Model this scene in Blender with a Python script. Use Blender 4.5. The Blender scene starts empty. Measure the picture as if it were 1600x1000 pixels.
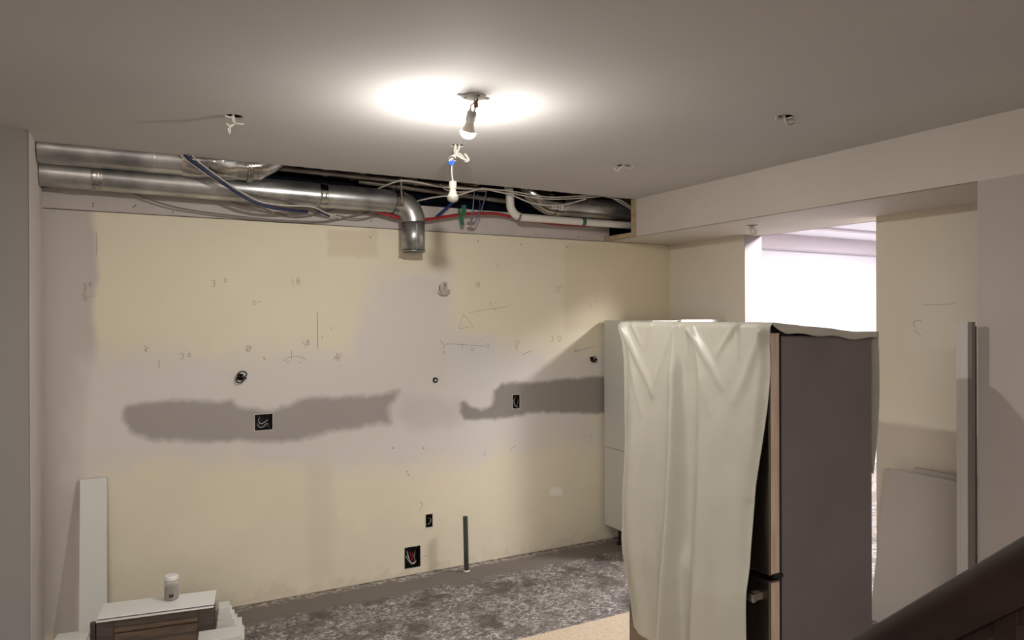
import bpy, bmesh, math, random
import numpy as np
from mathutils import Vector, Matrix
random.seed(7)
SC = bpy.context.scene
COL = SC.collection
R = math.radians

# ------------------------------------------------------------ camera
CAMZ = 1.755
F_PX = 1115.0
_y, _p, _r = R(28.49), R(-0.124), R(-0.171)
FW = Vector((math.sin(_y)*math.cos(_p), math.cos(_y)*math.cos(_p), math.sin(_p)))
RT0 = Vector((math.cos(_y), -math.sin(_y), 0))
UP0 = RT0.cross(FW)
RT = RT0*math.cos(_r) + UP0*math.sin(_r)
UP = RT.cross(FW)
CAM = Vector((0, 0, CAMZ))
cd = bpy.data.cameras.new('camera')
cam = bpy.data.objects.new('camera', cd)
COL.objects.link(cam)
cd.sensor_width = 36
cd.lens = F_PX/1600*36
cd.clip_start = 0.02
M = Matrix.Identity(4)
for i in range(3):
    M[i][0], M[i][1], M[i][2], M[i][3] = RT[i], UP[i], -FW[i], CAM[i]
cam.matrix_world = M
SC.camera = cam

# ------------------------------------------------------------ world, exposure, lights
SC.view_settings.view_transform = 'Standard'
SC.view_settings.look = 'None'
SC.view_settings.gamma = 1
SC.view_settings.use_curve_mapping = False
SC.view_settings.exposure = 0.0
w = bpy.data.worlds.new('world')
SC.world = w
w.use_nodes = True
w.node_tree.nodes['Background'].inputs[0].default_value = (0.5, 0.5, 0.55, 1)
w.node_tree.nodes['Background'].inputs[1].default_value = 0.05

BULB_STRENGTH = 1900.0


def area(name, loc, size, power, color, rot=(0, 0, 0), shape='DISK', size_y=None, spread=180):
    l = bpy.data.lights.new(name, 'AREA')
    l.shape = shape
    l.size = size
    if size_y:
        l.size_y = size_y
    l.energy = power
    l.color = color
    l.spread = R(spread)
    o = bpy.data.objects.new(name, l)
    o.location = loc
    o.rotation_euler = rot
    COL.objects.link(o)
    return o


area('pot_light_by_opening', (4.66, 2.95, 2.625), 0.34, 105, (1.0, 0.97, 0.98))
area('pot_light_next_room', (7.0, 3.6, 2.625), 0.5, 190, (0.97, 0.96, 1.0))
area('pot_light_next_room', (6.0, 1.2, 2.625), 0.3, 50, (0.97, 0.96, 1.0))
area('fill_light_behind_camera', (-0.6, -0.9, 2.6), 1.2, 150, (1.0, 0.96, 0.92))  # soft fill added behind the camera, no known lamp there

# ------------------------------------------------------------ room constants
D = 4.62          # back wall
X0, X1, X2 = 3.365, 4.008, 4.184
YF = 4.262        # edge of the cut ceiling
HC = 2.645        # ceiling
H = 2.365         # underside of bulkhead
XL = -0.39
YP = 4.025
Y1, Y2, Y3 = 3.80, 2.752, 1.818
UPT = 2.535       # top of the drywall above the soffit line


def ray(u, v):
    return FW + RT*((u-800)/F_PX) + UP*((500-v)/F_PX)


def at(u, v, ax, val):
    """point where the photo's sight line meets the plane ax=val"""
    d = ray(u, v)
    i = 'xyz'.index(ax)
    t = (val-CAM[i])/d[i]
    return CAM + d*t


def projn(P):
    """N x 3 array -> pixel arrays"""
    Q = P-np.array(CAM)
    z = Q@np.array(FW)
    return 800+F_PX*(Q@np.array(RT))/z, 500-F_PX*(Q@np.array(UP))/z


# ------------------------------------------------------------ materials
def s2l(c):
    return tuple((x/255/12.92) if x/255 <= 0.04045 else ((x/255+0.055)/1.055)**2.4 for x in c)


def mat(name, rgb, rough=0.6, metal=0.0, var=0.06, scale=6.0, bump=0.0, bscale=60.0, emis=0.0,
        stretch=(1, 1, 1), rgb2=None, spec=0.5, alpha=1.0, trans=0.0, sss=0.0):
    m = bpy.data.materials.new(name)
    m.use_nodes = True
    nt = m.node_tree
    b = nt.nodes['Principled BSDF']
    c = s2l(rgb)
    tc = nt.nodes.new('ShaderNodeTexCoord')
    mp = nt.nodes.new('ShaderNodeMapping')
    mp.inputs['Scale'].default_value = stretch
    nt.links.new(tc.outputs['Object'], mp.inputs[0])
    n = nt.nodes.new('ShaderNodeTexNoise')
    n.inputs['Scale'].default_value = scale
    n.inputs['Detail'].default_value = 5
    nt.links.new(mp.outputs[0], n.inputs['Vector'])
    mx = nt.nodes.new('ShaderNodeMix')
    mx.data_type = 'RGBA'
    c2 = s2l(rgb2) if rgb2 else tuple(min(1, x*(1+var)) for x in c)
    c1 = c if rgb2 else tuple(x*(1-var) for x in c)
    mx.inputs[6].default_value = (*c1, 1)
    mx.inputs[7].default_value = (*c2, 1)
    rp = nt.nodes.new('ShaderNodeMapRange')
    rp.inputs[1].default_value = 0.32
    rp.inputs[2].default_value = 0.68
    nt.links.new(n.outputs[0], rp.inputs[0])
    nt.links.new(rp.outputs[0], mx.inputs[0])
    nt.links.new(mx.outputs[2], b.inputs['Base Color'])
    b.inputs['Roughness'].default_value = rough
    b.inputs['Metallic'].default_value = metal
    b.inputs['Specular IOR Level'].default_value = spec
    if trans:
        b.inputs['Transmission Weight'].default_value = trans
    if alpha < 1:
        b.inputs['Alpha'].default_value = alpha
    if bump:
        n2 = nt.nodes.new('ShaderNodeTexNoise')
        n2.inputs['Scale'].default_value = bscale
        n2.inputs['Detail'].default_value = 4
        nt.links.new(mp.outputs[0], n2.inputs['Vector'])
        bp = nt.nodes.new('ShaderNodeBump')
        bp.inputs['Strength'].default_value = bump
        bp.inputs['Distance'].default_value = 0.004
        nt.links.new(n2.outputs[0], bp.inputs['Height'])
        nt.links.new(bp.outputs[0], b.inputs['Normal'])
    if emis:
        b.inputs['Emission Color'].default_value = (1, 0.975, 0.93, 1)
        b.inputs['Emission Strength'].default_value = emis
    return m


MT = {
    'ceiling': mat('ceiling_paint', (198, 194, 191), 0.8, var=0.03, scale=1.2, bump=0.05, bscale=90, spec=0.12),
    'bulkhead': mat('bulkhead_paint', (205, 197, 187), 0.7, var=0.03, scale=1.5, bump=0.04, bscale=80),
    'right': mat('right_wall_paint', (220, 210, 190), 0.7, scale=1.3, rgb2=(226, 218, 205), bump=0.04),
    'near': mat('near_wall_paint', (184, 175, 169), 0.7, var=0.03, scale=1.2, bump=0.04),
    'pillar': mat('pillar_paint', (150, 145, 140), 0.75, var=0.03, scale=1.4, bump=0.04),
    'jamb': mat('jamb_mud', (196, 187, 180), 0.7, var=0.04, scale=3),
    'end_dimmed': mat('dimmed_wall_end', (158, 151, 152), 0.7, var=0.02),
    'upper': mat('bare_drywall', (196, 187, 180), 0.8, var=0.05, scale=3, bump=0.05),
    'white_wall': mat('next_room_paint', (236, 234, 240), 0.7, var=0.01),
    'white_trim': mat('next_room_trim', (206, 196, 202), 0.7, var=0.01),
    'void': mat('dark_cavity', (22, 20, 20), 0.9, var=0.3),
    'poly': mat('black_vapour_plastic', (14, 18, 30), 0.3, var=0.4, scale=9, bump=0.6, bscale=14),
    'wood': mat('pine', (186, 165, 134), 0.7, scale=5, rgb2=(168, 144, 112), stretch=(1, 6, 6)),
    'galv': mat('galvanised_steel', (202, 202, 198), 0.32, 0.88, scale=5, rgb2=(140, 141, 140), bump=0.05, bscale=22),
    'foil': mat('crumpled_foil', (205, 203, 198), 0.2, 1.0, scale=9, rgb2=(150, 148, 145), bump=0.7, bscale=28),
    'rod': mat('blue_gray_rod', (92, 104, 128), 0.4, 0.3),
    'pvc': mat('white_pvc', (214, 209, 200), 0.35, var=0.02),
    'red': mat('red_pex', (156, 38, 42), 0.4, var=0.08),
    'blue': mat('blue_pex', (34, 52, 120), 0.4, var=0.08),
    'tape': mat('green_tape', (44, 100, 72), 0.6, var=0.08),
    'cable': mat('white_cable', (196, 190, 178), 0.45, var=0.04),
    'cable_gray': mat('gray_cable', (120, 114, 108), 0.5, var=0.06),
    'cable_blue': mat('dark_blue_cable', (34, 42, 82), 0.45, var=0.1),
    'black': mat('black_plastic', (16, 15, 15), 0.5, var=0.2),
    'black_pipe': mat('dark_iron_pipe', (138, 128, 116), 0.5, 0.6, var=0.25, scale=8),
    'conduit': mat('painted_steel_pipe', (92, 96, 92), 0.45, 0.4, scale=14, rgb2=(58, 62, 60), stretch=(1, 1, .3)),
    'bulb_neck': mat('bulb_plastic', (186, 180, 164), 0.4, var=0.01),
    'socket': mat('gray_socket', (150, 148, 142), 0.5, var=0.02),
    'glow': mat('lit_bulb_dome', (255, 250, 240), 0.4, var=0.0, emis=BULB_STRENGTH),
    'dome': mat('frosted_dome', (140, 135, 124), 0.35, var=0.01),
    'orange': mat('orange_wire_nut', (128, 62, 42), 0.5),
    'blue_nut': mat('blue_wire_nut', (40, 96, 200), 0.5),
    'drape': mat('plastic_dust_cover', (186, 182, 168), 0.36, var=0.03, scale=7, bump=0.55, bscale=11, spec=0.4),
    'steel': mat('stainless_steel', (126, 117, 108), 0.32, 1.0, var=0.05, scale=4, stretch=(30, 30, .6)),
    'edge_reflection': mat('painted_edge_reflection', (214, 196, 178), 0.42, 0.15, rgb2=(198, 170, 146), scale=6, stretch=(8, 8, .8)),  # stainless, with the warm wall's reflection painted into its colour
    'fridge_side': mat('gray_fridge_side', (122, 112, 111), 0.34, 0.15, scale=3, rgb2=(114, 105, 104), bump=0.04, bscale=300),
    'chrome': mat('brushed_handle', (180, 176, 168), 0.25, 1.0, var=0.03),
    'melamine': mat('white_melamine', (202, 201, 192), 0.4, var=0.015, scale=3),
    'panel_gray': mat('pale_gray_panel', (196, 190, 184), 0.5, var=0.015, scale=3),
    'raw_edge': mat('raw_board_edge', (176, 160, 132), 0.8, var=0.1, scale=30),
    'panel_shaded': mat('panel_painted_shade', (120, 112, 106), 0.5, var=0.03),  # darker copy of the pale panel, shade of the less lit face painted in
    'brown': mat('brown_woodgrain', (112, 92, 72), 0.55, scale=9, rgb2=(78, 62, 48), stretch=(1.2, 1, 14), bump=0.1),
    'brown_dark': mat('dark_woodgrain', (84, 72, 62), 0.55, scale=9, rgb2=(62, 52, 44), stretch=(1.2, 1, 12)),
    'rail': mat('dark_walnut_rail', (38, 25, 20), 0.42, spec=0.2, scale=5, rgb2=(24, 15, 12), stretch=(1, 1, 5)),
    'underlay': mat('beige_floor_board', (206, 190, 166), 0.9, scale=70, rgb2=(186, 168, 142), bump=0.5, bscale=160),
    'pencil': mat('pencil_line', (112, 102, 92), 0.9, var=0.1, scale=30),
    'crack': mat('dark_joint', (92, 80, 68), 0.9, var=0.2),
    'box_in': mat('dark_steel_box', (34, 32, 32), 0.5, 0.5, var=0.3, scale=20),
    'chip': mat('broken_drywall_edge', (214, 208, 196), 0.9, var=0.08, scale=40),
    'jar': mat('clear_jar', (196, 190, 184), 0.12, var=0.02, alpha=0.42),
    'jar_fill': mat('gray_screws', (120, 112, 106), 0.4, 0.5, var=0.35, scale=90, bump=0.8, bscale=120),
    'lid': mat('white_jar_lid', (226, 224, 220), 0.4, var=0.01),
    'label_dark': mat('dark_label', (48, 38, 36), 0.5),
}


def floor_material():
    m = bpy.data.materials.new('scuffed_concrete')
    m.use_nodes = True
    nt = m.node_tree
    b = nt.nodes['Principled BSDF']
    tc = nt.nodes.new('ShaderNodeTexCoord')

    def noise(scale, detail=6, rough=0.6, dist=0.0, st=None):
        n = nt.nodes.new('ShaderNodeTexNoise')
        n.inputs['Scale'].default_value = scale
        n.inputs['Detail'].default_value = detail
        n.inputs['Roughness'].default_value = rough
        n.inputs['Distortion'].default_value = dist
        if st:
            mp = nt.nodes.new('ShaderNodeMapping')
            mp.inputs['Scale'].default_value = st
            mp.inputs['Rotation'].default_value = (0, 0, 0.5)
            nt.links.new(tc.outputs['Object'], mp.inputs[0])
            nt.links.new(mp.outputs[0], n.inputs['Vector'])
        else:
            nt.links.new(tc.outputs['Object'], n.inputs['Vector'])
        return n

    def rng(sock, a, c, lo=0, hi=1):
        r = nt.nodes.new('ShaderNodeMapRange')
        for k, v in zip((1, 2, 3, 4), (a, c, lo, hi)):
            r.inputs[k].default_value = v
        nt.links.new(sock, r.inputs[0])
        return r.outputs[0]

    def mix(f, a, c):
        x = nt.nodes.new('ShaderNodeMix')
        x.data_type = 'RGBA'
        for i, s in ((6, a), (7, c)):
            if isinstance(s, tuple):
                x.inputs[i].default_value = (*s2l(s), 1)
            else:
                nt.links.new(s, x.inputs[i])
        nt.links.new(f, x.inputs[0])
        return x.outputs[2]

    def mul(a, c):
        x = nt.nodes.new('ShaderNodeMath')
        x.operation = 'MULTIPLY'
        nt.links.new(a, x.inputs[0])
        nt.links.new(c, x.inputs[1])
        return x.outputs[0]
    base = mix(rng(noise(2.5, 6).outputs[0], .35, .65), (84, 76, 70), (108, 99, 92))
    # a smoother strip runs along the back wall
    sep = nt.nodes.new('ShaderNodeSeparateXYZ')
    nt.links.new(tc.outputs['Object'], sep.inputs[0])
    wob = nt.nodes.new('ShaderNodeMath')
    wob.operation = 'MULTIPLY_ADD'
    nt.links.new(noise(7, 5).outputs[0], wob.inputs[0])
    wob.inputs[1].default_value = 0.22
    nt.links.new(sep.outputs[1], wob.inputs[2])
    strip = rng(wob.outputs[0], 4.41, 4.47)
    inv = rng(wob.outputs[0], 4.41, 4.47, 1, 0)
    scuff = mul(rng(noise(33, 9, .8, 1.2, (1, 2.4, 1)).outputs[0], .50, .55), rng(noise(4.5, 5).outputs[0], .38, .52))
    scuff = mul(scuff, inv)
    c1 = mix(scuff, base, (212, 204, 198))
    dark = rng(noise(19, 8, .8, .4).outputs[0], .56, .44, 0, .6)
    dark = mul(dark, inv)
    c2 = mix(dark, c1, (56, 49, 44))
    c3 = mix(strip, c2, (110, 101, 94))
    edge = rng(noise(30, 6).outputs[0], .45, .7)
    near = rng(wob.outputs[0], 4.655, 4.69)
    c4 = mix(mul(edge, near), c3, (205, 196, 184))
    nt.links.new(c4, b.inputs['Base Color'])
    b.inputs['Roughness'].default_value = 0.75
    bp = nt.nodes.new('ShaderNodeBump')
    bp.inputs['Strength'].default_value = 0.4
    bp.inputs['Distance'].default_value = 0.004
    nt.links.new(noise(40, 8, .7).outputs[0], bp.inputs['Height'])
    nt.links.new(bp.outputs[0], b.inputs['Normal'])
    return m


MT['floor'] = floor_material()


# ------------------------------------------------------------ mesh helpers
class MB:
    def __init__(s):
        s.v, s.f = [], []

    def add(s, vs, fs):
        n = len(s.v)
        s.v += [tuple(p) for p in vs]
        s.f += [tuple(i+n for i in f) for f in fs]
        return s

    def box(s, a, b, mtx=None):
        x0, y0, z0 = a
        x1, y1, z1 = b
        vs = [Vector(p) for p in ((x0, y0, z0), (x1, y0, z0), (x1, y1, z0), (x0, y1, z0), (x0, y0, z1), (x1, y0, z1), (x1, y1, z1), (x0, y1, z1))]
        if mtx:
            vs = [mtx@p for p in vs]
        return s.add(vs, [(0, 3, 2, 1), (4, 5, 6, 7), (0, 1, 5, 4), (1, 2, 6, 5), (2, 3, 7, 6), (3, 0, 4, 7)])

    def tube(s, pts, r, seg=10, caps=True, smooth=0, ry=None):
        pts = [Vector(p) for p in pts]
        if smooth:
            pts = catmull(pts, smooth)
        n = len(pts)
        rr = r if hasattr(r, '__len__') else [r]*n
        if len(rr) != n:
            rr = [rr[min(len(rr)-1, int(i*len(rr)/n))] for i in range(n)]
        T = []
        for i in range(n):
            a = pts[max(0, i-1)]
            b = pts[min(n-1, i+1)]
            if 0 < i < n-1:
                t = (pts[i]-a).normalized()+(b-pts[i]).normalized()
            else:
                t = b-a
            T.append(t.normalized())
        ref = Vector((0, 0, 1)) if abs(T[0].z) < 0.9 else Vector((0, 1, 0))
        nrm = (ref-T[0]*ref.dot(T[0])).normalized()
        base = len(s.v)
        vs = []
        for i in range(n):
            nrm = (nrm-T[i]*nrm.dot(T[i])).normalized()
            bn = T[i].cross(nrm)
            sc = 1.0
            if 0 < i < n-1:
                d = (pts[i]-pts[i-1]).normalized()
                c = max(0.5, d.dot(T[i]))
                ax = (pts[i+1]-pts[i]).normalized()-d
                if ax.length > 1e-4:
                    ax.normalize()
                    for k in range(seg):
                        a = 2*math.pi*k/seg
                        q = (nrm*math.cos(a)+bn*math.sin(a))*rr[i]
                        q += ax*(q.dot(ax))*(1/c-1)
                        vs.append(pts[i]+q)
                    continue
            for k in range(seg):
                a = 2*math.pi*k/seg
                vs.append(pts[i]+(nrm*math.cos(a)+bn*math.sin(a))*rr[i])
        fs = []
        for i in range(n-1):
            for k in range(seg):
                a, b = i*seg+k, i*seg+(k+1) % seg
                fs.append((a, a+seg, b+seg, b))
        if caps:
            fs.append(tuple(range(seg)))
            fs.append(tuple((n-1)*seg+k for k in reversed(range(seg))))
        return s.add(vs, fs)

    def lathe(s, prof, loc=(0, 0, 0), seg=28, mtx=None):
        """prof: list of (r, z)"""
        vs, fs = [], []
        L = Vector(loc)
        for r, z in prof:
            for k in range(seg):
                a = 2*math.pi*k/seg
                p = Vector((r*math.cos(a), r*math.sin(a), z))
                if mtx:
                    p = mtx@p
                vs.append(p+L)
        for i in range(len(prof)-1):
            for k in range(seg):
                a, b = i*seg+k, i*seg+(k+1) % seg
                fs.append((a, b, b+seg, a+seg))
        fs.append(tuple(reversed(range(seg))))
        fs.append(tuple((len(prof)-1)*seg+k for k in range(seg)))
        return s.add(vs, fs)

    def build(s, name, m, parent=None, smooth=False, bevel=0, solid=0, angle=35, world=True):
        me = bpy.data.meshes.new(name)
        me.from_pydata(s.v, [], s.f)
        me.update()
        me.materials.append(m)
        if smooth:
            for p in me.polygons:
                p.use_smooth = True
            me.set_sharp_from_angle(angle=R(angle))
        o = bpy.data.objects.new(name, me)
        COL.objects.link(o)
        if parent:
            o.parent = parent
            # vertices are given in world space; keep them there
            o.matrix_parent_inverse = Matrix.Identity(4)
            if world:
                o.matrix_basis = wmat(parent).inverted()
        if solid:
            md = o.modifiers.new('s', 'SOLIDIFY')
            md.thickness = solid
            md.offset = -1
        if bevel:
            md = o.modifiers.new('b', 'BEVEL')
            md.width = bevel
            md.segments = 2
            md.limit_method = 'ANGLE'
        return o


def wmat(o):
    m = Matrix.LocRotScale(o.location, o.rotation_euler, o.scale)
    m = Matrix.Translation(o.location)@o.rotation_euler.to_matrix().to_4x4() if o.type == 'EMPTY' else o.matrix_basis
    return (wmat(o.parent)@m) if o.parent else m


def catmull(p, k):
    out = []
    n = len(p)
    for i in range(n-1):
        a, b, c, d = p[max(0, i-1)], p[i], p[i+1], p[min(n-1, i+2)]
        for j in range(k):
            t = j/k
            out.append(0.5*((2*b)+(c-a)*t+(2*a-5*b+4*c-d)*t*t+(3*b-a-3*c+d)*t**3))
    out.append(p[-1])
    return out


def thing(name, label, cat, loc=(0, 0, 0), rz=0, group=None):
    o = bpy.data.objects.new(name, None)
    COL.objects.link(o)
    o.empty_display_size = 0.05
    o.location = loc
    o.rotation_euler = (0, 0, rz)
    tag(o, label, cat, group)
    return o


def tag(o, label, cat, group=None):
    o['label'] = label
    o['category'] = cat
    if group:
        o['group'] = group
    return o


def struct(o):
    o['kind'] = 'structure'
    return o


def sbox(name, a, b, m, bevel=0):
    return struct(MB().box(a, b).build(name, m, bevel=bevel))


def P(pts, ax, val):
    return [at(u, v, ax, val) for u, v in pts]


# ------------------------------------------------------------ floor and shell
sbox('floor', (-3.2, -1.7, -0.1), (9.2, 6.0, 0.0), MT['floor'])


def sheet_with_holes(x0, x1, y0, y1, z, holes, name, m, th=0.013, wobble=False):
    """horizontal drywall sheet, seen from below, with round holes (x, y, r)"""
    xs, ys = {x0, x1}, {y0, y1}
    for x, y, r in holes:
        xs |= {x-r*1.3, x+r*1.3}
        ys |= {y-r*1.3, y+r*1.3}
    if wobble:
        n = int((x1-XL)/0.05)
        for i in range(n):
            xs.add(XL+(x1-XL)*i/n)
        ys.add(y1-0.03)
    xs, ys = sorted(xs), sorted(ys)
    bm = bmesh.new()
    for i in range(len(xs)-1):
        for j in range(len(ys)-1):
            a, b, c, d = xs[i], xs[i+1], ys[j], ys[j+1]
            cx, cy = (a+b)/2, (c+d)/2
            if any(abs(cx-x) < r*1.3 and abs(cy-y) < r*1.3 for x, y, r in holes):
                continue
            vs = []
            for (px_, py_) in ((a, c), (a, d), (b, d), (b, c)):
                if wobble and py_ == y1 and XL < px_ < x1:
                    py_ = y1+0.004*math.sin(px_*61)+0.003*math.sin(px_*143+1)
                vs.append(bm.verts.new((px_, py_, z)))
            bm.faces.new(vs)
    for x, y, r in holes:
        q = r*1.3
        N = 32
        inner, outer = [], []
        for k in range(N):
            t = 2*math.pi*(k+0.5)/N
            c, s = math.cos(t), math.sin(t)
            mmax = max(abs(c), abs(s))
            inner.append(bm.verts.new((x+r*c, y+r*s, z)))
            outer.append(bm.verts.new((x+q*c/mmax, y+q*s/mmax, z)))
        for k in range(N):
            l = (k+1) % N
            bm.faces.new((inner[k], inner[l], outer[l], outer[k]))
        for k in (3, 11, 19, 27):     # fill the square's corners
            t = 2*math.pi*(k+1)/N
            cnr = bm.verts.new((x+q*(1 if math.cos(t) > 0 else -1), y+q*(1 if math.sin(t) > 0 else -1), z))
            bm.faces.new((outer[k], outer[(k+1) % N], cnr))
        # cut edge of the hole
        top = [bm.verts.new((v.co.x, v.co.y, z+0.007)) for v in inner]
        for k in range(N):
            l = (k+1) % N
            bm.faces.new((inner[l], inner[k], top[k], top[l]))
    bmesh.ops.remove_doubles(bm, verts=bm.verts, dist=1e-5)
    me = bpy.data.meshes.new(name)
    bm.to_mesh(me)
    bm.free()
    me.materials.append(m)
    o = bpy.data.objects.new(name, me)
    COL.objects.link(o)
    return struct(o)


def on_ceiling(u, v):
    return at(u, v, 'z', HC)


h1, h2, h3, h4, h5 = on_ceiling(366, 182), on_ceiling(1226, 183), on_ceiling(975, 259), on_ceiling(740, 150), on_ceiling(715, 228)
h6 = at(1175, 352, 'z', H)
holes = [(h1.x, h1.y, .036), (h2.x, h2.y, .038), (h3.x, h3.y, .042), (h4.x, h4.y, .040), (h5.x, h5.y, .036)]
sheet_with_holes(-3.1, X0, -1.6, YF, HC, holes, 'ceiling', MT['ceiling'], wobble=True)
# dark joist space above, with the joists that cross it
vb = MB()
vb.box((-3.1, -1.6, 2.93), (X1+.2, 5.2, 2.96))
vb.box((-3.1, 5.1, 2.3), (X1+.2, 5.14, 2.96))
struct(vb.build('trim_1', MT['void']))
jb = MB()
for k in range(14):
    x = -2.6+0.47*k+0.06
    if any(abs(x-h[0]) < 0.09 for h in holes):
        x += 0.12
    jb.box((x, -1.6, HC+.05), (x+.04, 5.1, 2.93))
struct(jb.build('trim_2', MT['wood']))

# bulkhead along the right wall
bh = MB()
bh.box((X0, -1.6, H), (X0+.013, YF, 2.93))                      # its face
struct(bh.build('wall_bulkhead_face', MT['bulkhead']))
sheet_with_holes(X0, X2, Y3-.02, D, H, [(h6.x, h6.y, .038)], 'wall_bulkhead_underside', MT['bulkhead'])
bi = MB()
bi.box((X2-.013, -1.6, H), (X2, 5.1, 2.96))
struct(bi.build('wall_bulkhead_back', MT['white_wall']))

# right wall: piece by the back corner, piece by the near corner, near block
sbox('wall_right', (X1, Y1, 0), (X2, D+.3, H), MT['right'])
sbox('wall_right_near', (X1, Y3, 0), (X2, Y2, H), MT['right'])
sbox('wall_right_front', (X0, -1.6, 0), (X2, Y3, H), MT['near'])
# added skin on the wall end in the opening, colour darkened against overlighting
sbox('trim_3', (X1+.002, Y1-.004, 0), (X2, Y1-.0005, H), MT['end_dimmed'])
# left pillar and shell behind the camera
sbox('wall_left_pillar', (-3.1, YP, 0), (XL-.003, D+.3, HC), MT['pillar'])
sbox('trim_4', (XL-.0029, YP-.003, 0), (XL, D+.02, HC+.1), MT['jamb'])
sbox('wall_left', (-3.2, -1.7, 0), (-3.1, YP, 2.96), MT['near'])
sbox('wall_near', (-3.2, -1.8, 0), (9.2, -1.7, 2.96), MT['near'])
# the room beyond the opening
sbox('wall_far', (X2, 5.48, 0), (9.2, 5.6, HC), MT['white_wall'])
sbox('wall_far_right', (9.1, -1.7, 0), (9.2, 5.6, HC), MT['white_wall'])
sbox('ceiling_next_room', (X2, -1.7, HC), (9.2, 5.6, HC+.1), MT['white_wall'])
sbox('trim_5', (X2, 5.30, HC-.15), (9.1, 5.47, HC-.0005), MT['white_trim'])
sbox('trim_6', (X2, 4.70, HC-.02), (9.1, 4.78, HC-.0005), MT['white_trim'])
sbox('trim_7', (X2, 4.10, HC-.02), (9.1, 4.14, HC-.0005), MT['white_trim'])


# ------------------------------------------------------------ back wall with paint patches and openings
def vnoise(x, y, seed, scale):
    rs = np.random.RandomState(seed)
    L = rs.rand(97, 97)
    X, Y = x*scale+500, y*scale+500
    xi, yi = np.floor(X).astype(int), np.floor(Y).astype(int)
    fx, fy = X-xi, Y-yi
    fx, fy = fx*fx*(3-2*fx), fy*fy*(3-2*fy)
    g = lambda a, b: L[a % 97, b % 97]
    return (g(xi, yi)*(1-fx)+g(xi+1, yi)*fx)*(1-fy)+(g(xi, yi+1)*(1-fx)+g(xi+1, yi+1)*fx)*fy-0.5


def fbm(x, y, seed, scale):
    return sum(vnoise(x, y, seed+k, scale*2**k)/1.8**k for k in range(4))


def polydist(px_, py_, poly):
    """signed distance in pixels, positive inside"""
    d = np.full(px_.shape, 1e9)
    inside = np.zeros(px_.shape, bool)
    n = len(poly)
    for i in range(n):
        x0, y0 = poly[i]
        x1, y1 = poly[(i+1) % n]
        ex, ey = x1-x0, y1-y0
        t = np.clip(((px_-x0)*ex+(py_-y0)*ey)/(ex*ex+ey*ey), 0, 1)
        d = np.minimum(d, np.hypot(px_-x0-t*ex, py_-y0-t*ey))
        c = ((y0 > py_) != (y1 > py_)) & (px_ < (x1-x0)*(py_-y0)/((y1-y0) if y1 != y0 else 1e-9)+x0)
        inside ^= c
    return np.where(inside, d, -d)


def wall_rect(u0, v0, u1, v1):
    a, b = at(u0, v0, 'y', D), at(u1, v1, 'y', D)
    return a.x, b.x, b.z, a.z        # x0,x1,zlow,zhigh


BOXES = {   # recessed boxes: pixel corners
    'double': (398, 648, 426, 671), 'slim': (801, 617, 812, 638), 'low_single': (665, 804, 676, 823), 'low_double': (632, 856, 657, 885)}


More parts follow.
